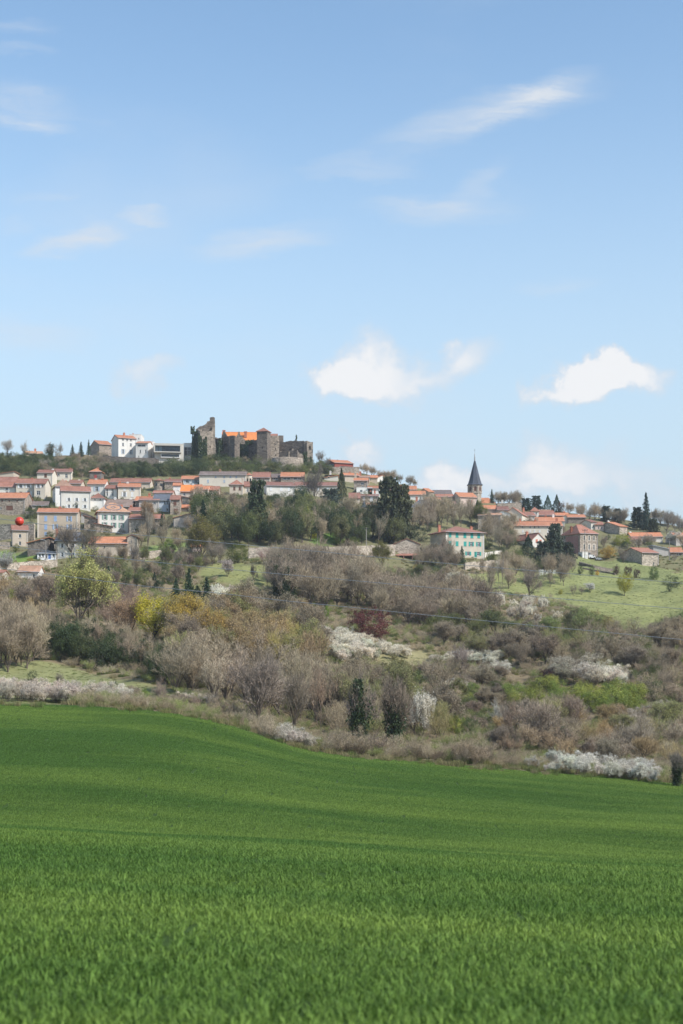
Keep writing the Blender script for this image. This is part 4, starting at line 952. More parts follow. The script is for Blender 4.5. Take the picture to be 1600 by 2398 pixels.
# --- church
def church():
    D = 606; px = 1112; base = 1200; k = D / F; root = empty('church', ((px - CX) / F * D, D, (HZ - base) / F * D), .0)
    setp(root, 'village church with octagonal belfry, tall dark slate steeple and orange nave roof', 'church')
    Zp = lambda py: (base - py) * k
    rt = 16.2 * k / math.cos(math.pi / 8)
    mb = MB(); c45 = math.pi / 8
    mb.lathe((0, 0, 0), [(rt * .93, -5), (rt * .93, Zp(1156)), (rt * 1.02, Zp(1156) + .05), (rt * 1.02, Zp(1154)), (rt * .9, Zp(1154) + .02)], 8, 0, c45); mb.build('tower_shaft', MATS['lightstone'], root)
    # eight piers with arched openings between them
    zb, zt = Zp(1154), Zp(1137)
    for i in range(8):
        a = c45 + math.pi / 4 * i; b_ = a + math.pi / 4; p0 = Vector((rt * math.cos(a), rt * math.sin(a), 0)); p1 = Vector((rt * math.cos(b_), rt * math.sin(b_), 0)); u = (p1 - p0); L = u.length; u /= L; n = Vector((-u.y, u.x, 0))
        P = lambda s_, q, z: tuple(p0 + u * s_ + n * q + Vector((0, 0, z)))
        wm_ = MB(); s0, s1 = L * .27, L * .73; zs = zb + (zt - zb) * .16; zc = zb + (zt - zb) * .62; ra = (s1 - s0) / 2
        arc = [(L / 2 + ra * math.cos(math.pi * t / 6), zc + ra * math.sin(math.pi * t / 6)) for t in range(7)]
        th = .5
        wm_.face([P(0, 0, zb), P(s0, 0, zb), P(s0, 0, zt), P(0, 0, zt)]); wm_.face([P(s1, 0, zb), P(L, 0, zb), P(L, 0, zt), P(s1, 0, zt)]); wm_.face([P(s0, 0, zb), P(s1, 0, zb), P(s1, 0, zs), P(s0, 0, zs)])
        ar = list(reversed(arc))
        for j in range(6): wm_.face([P(ar[j][0], 0, ar[j][1]), P(ar[j + 1][0], 0, ar[j + 1][1]), P(ar[j + 1][0], 0, zt), P(ar[j][0], 0, zt)])
        loop = [(s0, zs), (s1, zs)] + arc
        for j in range(len(loop)):
            x, y = loop[j], loop[(j + 1) % len(loop)]; wm_.face([P(x[0], 0, x[1]), P(y[0], 0, y[1]), P(y[0], th, y[1]), P(x[0], th, x[1])])
        wm_.build('belfry_wall', MATS['stone'], root)
        lm = MB()
        for j in range(6):
            z = zs + (zc + ra * .6 - zs) * (j + .2) / 6; lm.slab([P(s0, .12, z), P(s1, .12, z), P(s1, .42, z + .35), P(s0, .42, z + .35)], .06)
        lm.face([P(s0, .45, zs), P(s1, .45, zs), P(s1, .45, zc + ra), P(s0, .45, zc + ra)]); lm.build('louvre', MATS['brownwood'], root)
    mb = MB(); mb.lathe((0, 0, 0), [(rt * .85, zt - .02), (rt * 1.08, zt), (rt * 1.10, zt + .25), (rt * .9, zt + .27)], 8, 0, c45); mb.build('cornice', MATS['lightstone'], root)
    Z0, Z1 = Zp(1136.5), Zp(1079); hh = Z1 - Z0
    mb = MB(); mb.lathe((0, 0, 0), [(rt * 1.0, Z0 - .1), (rt * 1.14, Z0), (rt * 1.12, Z0 + .12), (rt * .96, Z0 + .055 * hh), (rt * .80, Z0 + .2 * hh), (rt * .10, Z1)], 8, 0, c45); sp = mb.build('spire', MATS['spireslate'], root)
    mb = MB(); mb.lathe((0, 0, 0), [(.32, Z1 - .15), (.34, Z1 + .7), (.2, Z1 + .8), (.3, Z1 + 1.1), (.42, Z1 + 1.3), (.2, Z1 + 1.5), (.24, Z1 + 2.3), (.09, Z1 + 3.2), (.05, Z1 + 3.9)], 8); mb.build('finial', MATS['galv'], sp)
    mb = MB(); zt_ = Z1 + 3.85; mb.box(IDP, -.04, .04, -.04, .04, zt_, zt_ + 1.2); mb.box(IDP, -.32, .32, -.035, .035, zt_ + .65, zt_ + .75); mb.build('cross', MATS['darkmetal'], sp)
    # nave to the right and behind
    P = lambda u, n, z: (1.6 + u, n + .5, z); w = 56 * k; d = 12
    mb = MB(); h = Zp(1190)
    for a, b_ in (((0, 0), (w, 0)), ((w, 0), (w, d)), ((w, d), (0, d)), ((0, d), (0, 0))):
        mb.face([P(a[0], a[1], -5), P(b_[0], b_[1], -5), P(b_[0], b_[1], h), P(a[0], a[1], h)])
    mb.build('nave_wall', MATS['stone'], root)
    mb = MB(); zr = h + 26 * k + d / 2 * .06; o_ = .4
    mb.slab([P(0, -o_, h - .2), P(w + o_, -o_, h - .2), P(w - 5.2, d / 2, zr), P(0, d / 2, zr)], .18); mb.slab([P(0, d / 2, zr), P(w - 5.2, d / 2, zr), P(w + o_, d + o_, h - .2), P(0, d + o_, h - .2)], .18); mb.slab([P(w + o_, -o_, h - .2), P(w + o_, d + o_, h - .2), P(w - 5.2, d / 2, zr)], .18)
    mb.build('nave_roof', MATS['orange'], root)
church()
rows = [
 ('pinkish house with red shutters and orange roof in front of the steeple', 1077, 1118, 1164, 1190, 16, 'gable', 10, 'pink', 'orange', [(1102, 1174, 4, 7, 'o', 'r')], [(1068, 1155, 'brick'), (1104, 1156, 'white')], 9),
 ('low orange roofed annex right of the steeple foot', 1120, 1164, 1192, 1204, 0, 'gable', 9, 'pink', 'orange', (), (), 9),
 ('grey lean to roof below the house with red shutters', 1100, 1128, 1193, 1204, 0, 'shed', 6, 'pale', 'slate', (), (), 6),
 ('grey stone house with square top behind the church nave', 1165, 1190, 1179, 1195, 0, 'flat', 0, 'stone', 'stone', (), [(1178, 1172, 'white')], 8),
 ('dark flat topped stone ruin right of the church nave', 1189, 1222, 1178, 1196, 6, 'flat', 0, 'stone', 'stone', (), [(1213, 1185, 'beige')], 8),
 ('brown roofed house below the church nave', 1166, 1192, 1194, 1208, 0, 'gable', 8, 'beige', 'brown', (), (), 8),
 ('white gabled house with pale roof below the church nave', 1158, 1196, 1202, 1220, -8, 'front', 7, 'white', 'faded', (), (), 9),
 ('beige gable ended house with one small window right of the church', 1180, 1222, 1204, 1222, -26, 'front', 16, 'cream', 'rust', [(1200, 1198, 3, 5), (1201, 1210, 2.5, 5)], (), 14),
 ('white fronted house with brown roof right of the beige gable', 1232, 1256, 1207, 1218, 10, 'gable', 8, 'white', 'brown', row(1212, [1240, 1249], 3, 5), [(1233, 1190)], 9),
 ('tall stone walled house behind the bare trees below the church', 1120, 1172, 1206, 1244, -10, 'gable', 4, 'lightstone', 'faded', row(1216, [1136, 1150], 4, 6), (), 9),
 ('low house with long rust roof behind the small pavilion', 1264, 1300, 1206, 1216, 0, 'gable', 10, 'stone', 'rust', (), [(1297, 1196, 'brick')], 9),
 ('grey lean to on the ridge right of the small pavilion', 1262, 1292, 1198, 1210, 0, 'gable', 4, 'greyplaster', 'faded', (), (), 8),
 ('orange roofed house with small chimneys above the long beige building', 1258, 1322, 1220, 1236, 0, 'gable', 9, 'pale', 'orange', [(1310, 1228, 3, 5)], [(1282, 1208), (1300, 1206, 'white')], 9),
 ('small pale gable right of the orange roofed house above the long beige building', 1312, 1336, 1212, 1226, -6, 'front', 6, 'cream', 'orange', [(1333, 1220, 3, 6)], (), 8),
 ('dark stone house with long orange roof on the right ridge', 1330, 1372, 1211, 1226, 0, 'gable', 6, 'darkstone', 'orange', (), [(1360, 1205, 'white')], 9),
 ('long orange roof over dark wall running down the right ridge', 1296, 1334, 1207, 1218, 0, 'gable', 6, 'darkstone', 'orange', (), [(1325, 1198)], 9),
 ('dark house with pale end wall on the right ridge', 1384, 1398, 1222, 1240, 16, 'gable', 5, 'pale', 'rust', row(1232, [1390], 3, 7), (), 10),
 ('pale house with rust canopy on the right ridge', 1394, 1414, 1228, 1242, 0, 'gable', 6, 'pink', 'rust', row(1236, [1402, 1409], 3, 5), (), 8),
 ('tall gabled house with orange roof and grey side right of the three storey stone house', 1450, 1470, 1232, 1254, 42, 'gable', 9, 'lightstone', 'orange', (), [(1439, 1220, 'white')], 14),
 ('low house with long rust roof at the upper right', 1478, 1552, 1256, 1264, 0, 'gable', 9, 'pale', 'orange', row(1260, [1500, 1520], 4, 4), [(1482, 1246, 'white')], 9),
 ('orange roofed house at the right edge with dark shaded wall', 1582, 1640, 1256, 1275, 12, 'gable', 8, 'greyplaster', 'orange', (), (), 9),
 ('small rust roofed white walled house in the right gardens', 1474, 1503, 1265, 1272, 0, 'gable', 8, 'white', 'rust', (), (), 7),
 ('grey plastered shed with sloping tin roof at right', 1530, 1566, 1285, 1302, 0, 'left', 9, 'greyplaster', 'galv', (), (), 7),
 ('low orange roofed garage at the right edge', 1571, 1600, 1293, 1302, 0, 'gable', 11, 'stone', 'orange', [(1590, 1298, 12, 6)], (), 7)]
for r_ in rows: H(*r_)
H('little square pavilion with pointed rust roof on the right ridge', 1244, 1262, 1196, 1214, 0, 'hip', 9, 'pale', 'rust', row(1202, [1249, 1256], 3, 5), (), 3, name='pavilion', cat='pavilion')
H('long beige building with five small windows and orange roof behind the grey green cedar', 1204, 1318, 1231, 1258, 0, 'gable', 10, 'cream', 'orange', row(1234, [1224, 1242, 1252, 1262, 1282], 3.4, 4.5) + row(1244, [1225, 1242, 1252, 1264, 1284], 4, 7, 'c', 'w'), [(1222, 1216), (1258, 1218), (1309, 1214)], 10)
H('white chalet with rust roof and salmon red shutters behind the dark rounded conifer', 1246, 1276, 1262, 1282, 40, 'front', 14, 'white', 'rust', [(1257, 1267, 5.5, 8, 'c', 's'), (1266.5, 1269, 5.5, 11, 'c', 's')], [(1237, 1246)], 13, name='chalet')
q = H('three storey dark stone house with pale window surrounds and rust hipped roof at right', 1357, 1402, 1249, 1302, 33, 'hip', 20, 'stone', 'rust', row(1260, [1367.5, 1380, 1392], 3.6, 10.5) + row(1281, [1367.5, 1380, 1392], 3.6, 12.5) + row(1297, [1380], 6, 7), [(1329, 1234), (1345, 1238)], 12, ridge=14)
def surrounds(q, pts):
    k, w = q['k'], q['w']
    for (cx, cy, ww, hh) in pts:
        mb = MB(); a, b_ = q['U'](cx - ww / 2), q['U'](cx + ww / 2); z0, z1 = q['Z'](cy + hh / 2), q['Z'](cy - hh / 2); t = .22
        mb.box(IDP, a - t, a - .003, -.05, -.002, z0, z1); mb.box(IDP, b_ + .003, b_ + t, -.05, -.002, z0, z1); mb.box(IDP, a - t, b_ + t, -.055, -.002, z1 + .003, z1 + t); mb.box(IDP, a - t, b_ + t, -.056, -.002, z0 - .2, z0 - .1)
        mb.build('window_surround', MATS['cream'], q['root'])
surrounds(q, [(x, y, 3.6, h_) for x in (1367.5, 1380, 1392) for y, h_ in ((1260, 10.5), (1281, 12.5))])
mb = MB(); mb.box(lambda u, n, z: (-q['w'] / 2 - .12 + n, u, z), 1.0, 8.5, 0, .1, -2, q['h'] - .8); mb.build('red_render', MATS['redplaster'], q['root'])
H('small white garage box in front of the three storey stone house', 1364, 1377, 1293, 1308, 8, 'flat', 0, 'white', 'white', [(1371, 1303, 8, 8, 'd', 'w')], (), 5, name='garage', cat='garage')
H('large stone barn with rust roof and reddish patch on its front at right', 1502, 1545, 1294, 1326, 34, 'gable', 11, 'lightstone', 'rust', [(1507, 1299, 2, 4), (1532, 1299, 2.4, 4), (1532, 1319, 3, 6)], (), 13, name='barn', cat='barn')
# turquoise house
H('cream three storey house with turquoise shutters and rust hipped roof in the middle', 1043, 1135.5, 1246, 1306, 31, 'hip', 12, 'cream', 'rust',
  row(1253.7, [1053, 1070, 1089, 1106, 1122.5], 7, 12, 'c', 't') + row(1273.7, [1053, 1070, 1089.5], 7, 11, 'c', 't') + row(1273.7, [1104.5, 1122.5], 6, 10.5, 'o', 't') + row(1296, [1097, 1121.5], 7, 9, 'o', 't') + [(1115, 1298, 6, 13, 'd', 't')],
  [(1032, 1232), (1124, 1233)], 11, swins=[(.35, 1252, 1.1, 6, 'p')], trim='pale', ov=.7)
q = H('stone barn with broad gable and low red canopy left of the turquoise shuttered house', 923, 983.5, 1273, 1303, 5, 'front', 12.5, 'lightstone', 'rust', (), (), 10, name='barn', cat='barn')
def canopy(q):
    w, k = q['w'], q['k']; mb = MB(); z = q['Z'](1298); mb.slab([(-w / 2 + .3, -3, z - .5), (w / 2 - .5, -3, z - .5), (w / 2 - .5, -.02, z + .2), (-w / 2 + .3, -.02, z + .2)], .15); mb.build('canopy', MATS['rust'], q['root'])
    for u in (-w / 2 + 1, -w / 6, w / 6, w / 2 - 1):
        mb = MB(); mb.box(IDP, u - .12, u + .12, -2.9, -2.66, -3, z - .62); mb.build('post', MATS['redplaster'], q['root'])
canopy(q)

# --- left village, top row to bottom row
H('two part beige house, lower left half with brown shutter, under the left bank', 87, 123, 1107, 1137, 0, 'gable', 7, 'cream', 'brown', [(107, 1114, 6, 8, 'c', 'n'), (107, 1131, 5, 7)], [(119, 1099, 'white')], 8)
H('two part beige house, right half with two stone framed windows, under the left bank', 124, 167, 1105, 1126, 4, 'gable', 7, 'cream', 'rust', [(137.5, 1112, 5, 6), (155.5, 1114, 6, 10, 'p')], [(162, 1097)], 8)
H('small square stone tower house with red door and pointed rust roof', 210, 238, 1104, 1126, 0, 'hip', 7, 'darkstone', 'orange', [(224, 1116, 6, 8, 'c', 'r')], [(226, 1096)], 6, name='tower_house')
H('house with steep rust roof sloping to the left edge at top left', -30, 32, 1113, 1135, 0, 'right', 10, 'beige', 'rust', (), (), 9)
H('rust roofed house behind the white shuttered one at the left edge', -20, 36, 1129, 1150, 0, 'gable', 12, 'beige', 'rust', (), [(15, 1126)], 9)
H('pale house with white shutters and dark roof patch at the left edge', -20, 37, 1140, 1162, 0, 'gable', 11, 'pale', 'rust', [(16, 1145, 6, 6, 'o', 'w'), (16, 1152.5, 6, 4, 'p')], (), 9)
H('pale house with two pairs of blue white shutters, left of the pavilion roofed house', 38, 80, 1132, 1162, 3, 'gable', 11, 'cream', 'rust', row(1138.5, [49, 67], 7, 9, 'o', 'w') + [(68, 1155, 7, 9, 'o', 'w'), (49, 1152.5, 7, 3, 'p')], [(70, 1120)], 9)
H('narrow pale house with one dark open window, left of the pavilion roofed house', 80.5, 106, 1131.5, 1168, 0, 'gable', 10, 'cream', 'rust', [(90, 1138.5, 6, 9, 'o', 'w'), (100, 1138.5, 4, 7, 'p'), (90, 1154, 9, 10, 'p')], (), 9)
H('tall house with hipped roof of pale orange tiles behind the large white house', 131, 170, 1139, 1186, 22, 'hip', 17, 'white', 'faded', row(1150, [150], 4, 9), [(158, 1128)], 11, ridge=1, swins=[(.2, 1151, .9, 11, 'p'), (.5, 1151, .9, 11, 'p'), (.8, 1151, .9, 11, 'p'), (.2, 1172, .9, 11, 'p'), (.5, 1172, .9, 11, 'p'), (.8, 1172, .9, 11, 'p')])
H('rust roofed house right of the pavilion roofed house', 160, 190, 1132, 1146, 0, 'gable', 8, 'beige', 'brown', (), [(181, 1124, 'white')], 8)
H('large white house with rust roof and two rows of three pale blue shuttered windows', 145, 211, 1150, 1192, 15, 'gable', 11, 'white', 'rust', row(1170, [162, 179.5, 198], 5.5, 8, 'o', 'w') + row(1186, [162, 179.5, 198], 5.5, 8, 'o', 'w'), (), 9)
H('small white tower like house with two tiny square windows', 212, 244, 1166, 1196, 0, 'hip', 11, 'white', 'brown', row(1169.5, [222.5, 235], 2.6, 3.6), (), 6)
H('white house with one blue shuttered window and orange roof, above the small tower like house', 205, 246, 1133, 1166, 0, 'gable', 10, 'white', 'orange', [(226.5, 1145, 7, 11, 'o', 'y')], [(220, 1122, 'pale'), (235, 1121)], 9)
H('small white house with rust roof and grey windows left of the beige four windowed house', 247, 274, 1143, 1168, 0, 'gable', 7, 'white', 'rust', [(251, 1148, 4, 8), (264, 1148, 5, 8, 'p'), (251, 1157, 4, 9), (264, 1157, 5, 9, 'p', 'g')], (), 8)
H('beige house with four pale windows and orange roof in the upper left village', 277, 328, 1140, 1176, 7, 'gable', 8, 'cream', 'orange', [(292, 1145.5, 5, 9, 'c', 'w'), (310, 1145.5, 5.5, 8, 'o', 'y'), (291.5, 1158, 6, 11, 'o', 'w'), (310, 1158, 5.5, 12, 'c', 'w')], [(271, 1128), (298, 1130, 'white')], 9)
H('very long low house with brown roof under the hilltop bushes', 258, 352, 1129, 1142, 0, 'gable', 9, 'beige', 'brown', row(1134, [300, 330], 3, 4), [(304, 1122, 'white')], 8)
H('low rust roofed house right of the round stone tower', 386, 423, 1128, 1146, 0, 'gable', 6, 'stone', 'rust', (), [(395, 1120)], 8)
H('white house with blue curtained windows and orange roof under the hilltop bushes', 425, 465, 1121.5, 1138, 2, 'gable', 7, 'white', 'orange', [(439, 1127, 7, 9, 'o', 'y'), (459, 1127, 8, 9, 'o', 'y')], (), 8)
H('small white gabled house below the round stone tower', 406, 425, 1136, 1160, 4, 'gable', 5, 'white', 'orange', [(417, 1144, 4, 8, 'c', 'w')], (), 8)
H('beige house with vivid orange roof and one grey window', 423, 452, 1150.5, 1170, 0, 'gable', 15, 'beige', 'vivid', [(432, 1157, 5, 9)], [(449, 1134, 'white')], 9)
H('beige stone framed house with faded orange roof, right of the vivid orange roof', 453, 487, 1146, 1170, -4, 'gable', 8, 'beige', 'orange', [(463, 1150, 2, 3), (478, 1150, 2, 3), (462.5, 1161, 6, 9)], (), 9)
H('orange roof behind the vivid orange roofed house', 452, 470, 1145, 1160, 0, 'gable', 10, 'beige', 'orange', (), (), 9)
H('small pinkish house with rust roof right of the stone framed beige house', 488, 512, 1147, 1172, 0, 'gable', 8, 'pink', 'rust', [(497, 1157, 6, 6)], [(494, 1140)], 8)
H('long cream house with grey brown roof and a row of tiny blue windows', 467, 576, 1112, 1140, 0, 'gable', 8, 'cream', 'greybrown', row(1117, [505.5, 525.5, 540, 554], 3.4, 3.4, 'c', 'b') + [(487.5, 1127, 4.4, 8, 'c', 'y'), (525.5, 1127, 4.4, 7, 'c', 'y'), (555, 1129, 4, 7, 'p')], [(513, 1100, 'faded')], 9)
turret('round pale end tower of the long cream house', 583.5, 1140, 1113, 1107, 8, 'cream', 'rust', 'round_tower')
H('stone house with rust roof and one white framed window right of the round pale tower', 592, 632, 1117.5, 1144, 0, 'gable', 12, 'lightstone', 'rust', [(606, 1120.5, 8, 4), (610.5, 1133.5, 7, 8)], (), 8)
H('stone shed with grey roof between two rust roofed houses', 632.5, 657, 1117.5, 1140, 0, 'gable', 8, 'stone', 'greybrown', [(646, 1121, 10, 5)], (), 8, name='shed', cat='shed')
H('open stone barn with orange roof above the long white house', 658, 712, 1116, 1140, 0, 'gable', 10, 'stone', 'orange', [(672, 1121, 18, 5), (697, 1121, 20, 5)], (), 8, name='barn', cat='barn')
H('brown brick house with hipped rust roof left of the long white house', 538, 569, 1134.5, 1158, 0, 'hip', 10, 'beige', 'rust', row(1144, [549, 562], 5, 9, 'c', 'n'), [(569.5, 1120, 'beige')], 8)
H('low rust roofed house with pale blue window beside the brown brick house', 571, 593, 1138, 1156, 0, 'gable', 10, 'pale', 'rust', [(580, 1148, 5, 9, 'p', 'b')], (), 8)
H('long white house with rust roof and closed white shutters in the middle of the village', 625, 690, 1137, 1164, 12, 'gable', 8, 'white', 'rust', row(1145, [635, 659, 677], 5.5, 10, 'c', 'w'), (), 9)
H('long cream house with rust roof continuing the long white house to the right', 690.5, 790, 1137, 1162, 0, 'gable', 8, 'cream', 'rust', row(1146, [705, 722, 745, 768], 5, 9, 'c', 'w'), (), 9)
# middle left
H('long stone house with bright orange roof and arched gate at the left edge', -15, 59, 1166, 1208, -2, 'gable', 12, 'stone', 'orange', row(1173.5, [5, 22, 40.5], 3, 5, 'c', 'n') + [(22.5, 1189.5, 16, 11, 'd', 'n'), (2, 1190, 4, 6)], (), 10)
H('beige house with pale blue shutters and orange roof, wide front facing right', 89, 181, 1199.5, 1258, 9, 'gable', 9, 'beige', 'orange', row(1214.7, [108, 130], 6.5, 13, 'c', 'b') + [(161.8, 1214.7, 6, 12, 'o', 'b')] + [(108, 1234, 6.5, 13, 'c', 'b'), (130, 1234, 6, 12, 'o', 'b'), (162, 1234, 6, 12, 'o', 'b'), (108, 1250, 6, 8, 'c', 'b')], [(137.5, 1188)], 10, trim='cream')
q = H('white house with grey green shutters and pale hipped roof bearing a slate ring', 231, 302, 1198, 1248, 19, 'hip', 20, 'white', 'faded', row(1211.6, [246.5, 266.5, 284], 6, 11.5, 'o', 'g') + row(1229.8, [266.5, 284], 6, 11.5, 'o', 'g') + [(246, 1226, 6, 5, 'o', 'g')], [(287, 1183)], 11, trim='pink', ridge=13, ov=.6)
def ornament(q):
    w, d, h, rr = q['w'], q['d'], q['h'], q['rr']; sl = (rr + .1) / (d / 2 + .6)
    P = lambda u, v: Vector((u, -.6 + v, h - .1 + sl * v + .05)); c_ = d / 4 + .3
    def ring(ru, rv, t, n, name):
        mb = MB()
        for i in range(n):
            a, b_ = 2 * math.pi * i / n, 2 * math.pi * (i + 1) / n
            mb.slab([P(ru * math.cos(a), c_ + rv * math.sin(a)), P(ru * math.cos(b_), c_ + rv * math.sin(b_)), P((ru - t) * math.cos(b_), c_ + (rv - t) * math.sin(b_)), P((ru - t) * math.cos(a), c_ + (rv - t) * math.sin(a))], .06)
        mb.build(name, MATS['slate'], q['roof'])
    ring(2.5, 2.2, .4, 12, 'slate_ring'); ring(.85, .85, .3, 4, 'slate_diamond')
ornament(q)
rows = [
 ('low rust roofed house right of the pale hipped roof with the slate ring', 300, 336, 1196, 1212, 0, 'gable', 8, 'beige', 'rust', (), [(303, 1184)], 8),
 ('long stone house with rust roof in the middle left village', 303, 378, 1214, 1248, 0, 'gable', 10, 'lightstone', 'rust', [(317, 1241, 4, 6)], (), 9),
 ('wide house with grey brown roof behind the slate ring roof', 245, 308, 1186, 1200, 0, 'gable', 17, 'greyplaster', 'greybrown', (), [(263, 1166, 'white'), (300, 1168, 'white')], 12),
 ('small brown roofed shed left of the slate ring roof', 190, 214, 1208, 1226, 0, 'left', 10, 'greyplaster', 'greybrown', (), (), 7),
 ('low stone annex with rust edged roof left of the house with grey green shutters', 198, 228, 1216, 1246, 6, 'left', 10, 'stone', 'rust', (), (), 7),
 ('sloping stone outhouse below the house with grey green shutters', 222, 262, 1232, 1248, 0, 'left', 8, 'stone', 'brown', (), (), 6),
 ('brown roofed old stone house between blue shutters and large white house', 76, 112, 1183, 1196, 8, 'gable', 9, 'beige', 'greybrown', (), (), 8),
 ('grey rendered house with slate roof in the middle of the left village', 360, 396, 1171, 1198, 2, 'gable', 14, 'greyblue', 'slate', [(386, 1177, 4, 8), (392, 1177, 4, 8), (392, 1193, 5, 7)], [(366, 1160, 'white')], 9),
 ('stone house with two brown shuttered windows and rust roof, right of the slate roof', 399, 421, 1169, 1206, 3, 'gable', 9, 'stone', 'rust', [(410, 1179, 7, 10, 'c', 'n'), (412, 1195, 9, 8, 'c', 'n')], (), 9),
 ('pink stone walled shed right of the brown shuttered stone house', 422, 442, 1165, 1186, 0, 'left', 4, 'lightstone', 'rust', (), (), 7),
 ('small rust roof at the edge of the park trees', 424, 441, 1188, 1198, 0, 'gable', 6, 'stone', 'orange', (), (), 7),
 ('orange roofed house left of the slate roof in the left village', 316, 352, 1172, 1196, 0, 'gable', 9, 'stone', 'orange', [(330, 1180, 4, 6)], [(346, 1156)], 9),
 ('flat rust roofed house with grey front below the orange roof left of the slate roof', 326, 372, 1170.5, 1200, 4, 'gable', 5, 'greyplaster', 'rust', [(362, 1178, 6, 6)], (), 9),
 ('low orange roofed house below the round stone tower', 358, 404, 1154, 1166, 0, 'gable', 5, 'pink', 'rust', (), (), 8),
 ('hay barn with wide faded orange roof beside the park trees', 408, 462, 1212, 1236, 12, 'right', 16, 'greyplaster', 'faded', (), (), 10),
 ('little red tiled hut behind the olive budding tree', 448, 470, 1278, 1292, 0, 'gable', 7, 'pink', 'orange', (), (), 5)]
for r_ in rows: H(*r_)
# bottom left
H('narrow beige house with rust roof under the red marker ball', 30.5, 65, 1241, 1280, 18, 'gable', 11, 'beige', 'rust', [(47, 1255.5, 5.6, 9, 'p'), (47, 1272.5, 5, 9, 'p')], (), 8)
H('stone house with dark slate mansard roof behind the broad bare tree', 132.5, 201, 1266, 1306, 19, 'hip', 20, 'pale', 'slate', row(1278, [147, 171, 192], 5, 10, 'o', 'w') + row(1299, [147, 171, 192], 5, 10, 'o', 'w'), [(128, 1240, 'brick')], 10, trim='stone', ridge=52)
H('long lean to with orange roof left of the slate mansard house', 65, 113, 1271, 1300, 0, 'right', 14, 'darkstone', 'orange', (), (), 9, name='lean_to', cat='outbuilding')
q = H('small glazed veranda with grey roof in front of the slate mansard house', 88, 131, 1295, 1312, 6, 'hip', 5, 'whitepaint', 'slate', [(94, 1300, 5, 9), (101, 1300, 5, 9), (108.5, 1302, 6, 13), (116, 1302, 6, 14, 'd', 'B'), (125, 1300, 5, 9)], (), 4, name='veranda', cat='veranda', ov=.2)
H('long stone house with orange roof behind the slim bare trees', 208, 298, 1272, 1302, 0, 'gable', 15, 'beige', 'orange', [(245, 1281, 4, 5), (291, 1284, 5, 12, 'c', 'n'), (291, 1297, 4, 3), (214, 1295, 9, 8, 'd', 'n')], (), 10, trim='stone')
H('stone end turret with small rust roof at the right of the orange roofed stone house', 298, 320, 1256, 1302, 3, 'front', 5, 'lightstone', 'rust', [(308, 1268, 3, 6), (307, 1285, 3, 9), (307, 1296, 3, 3)], (), 8, name='end_turret', cat='house')
H('low white garage with worn red tiled roof under the stone retaining wall', 42, 90, 1338, 1358, 0, 'gable', 13, 'white', 'faded', [(60, 1349, 8, 10, 'd', 'w'), (80, 1349, 7, 10)], (), 7, name='garage', cat='garage')
H('white walled house fragment at the left edge behind the small willow', -20, 30, 1448, 1470, 0, 'gable', 8, 'white', 'rust', row(1456, [6, 18], 4, 8), (), 8)
H('pale shed at the left edge below the white blossoming tree', -14, 6, 1340, 1368, 0, 'gable', 5, 'pale', 'rust', (), (), 6, name='shed', cat='shed')
H('low shed with pale blue roof at the left wood', 86, 108, 1519, 1526, 0, 'shed', 4, 'greyplaster', 'greyblue', (), (), 4, name='shed', cat='shed')

# --- garden and retaining walls
def wall(label, pts, hpx, mat='stone', thick=.6, name='stone_wall', D=None):
    ps = []
    for px, py in pts:
        g = ground(px, py) if D is None else Vector(((px - CX) / F * D, D, (HZ - py) / F * D)); ps.append((g, hpx * g.y / F))
    o0 = ps[0][0]; root = MB()
    for i in range(len(ps) - 1):
        (a, ha), (b_, hb) = ps[i], ps[i + 1]; u = (b_ - a); u.z = 0; L = u.length; u /= L; n = Vector((-u.y, u.x, 0)) * thick
        A = [a - o0, b_ - o0, b_ - o0 + n, a - o0 + n]; lo = [p - Vector((0, 0, 3)) for p in A]; hi = [A[0] + Vector((0, 0, ha)), A[1] + Vector((0, 0, hb)), A[2] + Vector((0, 0, hb)), A[3] + Vector((0, 0, ha))]
        for j in range(4): root.face([lo[j], lo[(j + 1) % 4], hi[(j + 1) % 4], hi[j]])
        root.face(hi)
        m_ = max(2, int(L / .9)); rr = random.Random(int(L * 100))
        for j in range(m_):
            f0, f1 = j / m_, (j + .96) / m_; p = A[0].lerp(A[1], f0); q_ = A[0].lerp(A[1], f1); z = p.z + ha + (hb - ha) * f0 - .05; hgt = rr.uniform(.1, .32); e_ = rr.uniform(.02, .08)
            P = lambda uu_, nn_, zz_: tuple(p + (q_ - p) * uu_ + n * nn_ + Vector((0, 0, zz_ - p.z)))
            root.box(P, 0, 1, -e_, 1 + e_, z, z + hgt)
    o = root.build(name, MATS[mat]); o.location = o0; setp(o, label, 'wall', None, 'thing')
    return o
wall('high old stone wall behind the narrow house with the red marker ball', [(-20, 1268), (80, 1266)], 38, 'lightstone')
wall('dark stone garden wall left of the narrow house with the red ball', [(-20, 1288), (24, 1286)], 16, 'stone')
wall('long stone retaining wall below the top left lawn', [(-20, 1342), (40, 1336), (135, 1330)], 17, 'lightstone')
wall('long pale park wall crossing the picture below the dark park trees', [(582, 1308), (690, 1306), (800, 1306), (926, 1302)], 24, 'lightstone')
wall('white rendered wall strip at the foot of the pale park wall', [(640, 1312), (752, 1309)], 10, 'white', name='rendered_wall')
wall('curved garden wall below the orange roofed stone house', [(322, 1312), (370, 1304), (402, 1300)], 13, 'lightstone')
wall('low white garden wall right of the turquoise shuttered house', [(1136, 1306), (1176, 1300)], 10, 'pale', name='rendered_wall')
wall('pale stone retaining wall below the turquoise shuttered house', [(1090, 1335), (1200, 1326)], 16, 'lightstone')
wall('dark dry stone wall, upper of two on the right meadow', [(1356, 1322), (1390, 1330), (1436, 1338)], 4, 'darkstone')
wall('dark dry stone wall, lower of two on the right meadow', [(1364, 1333), (1410, 1341), (1440, 1348)], 3, 'darkstone')
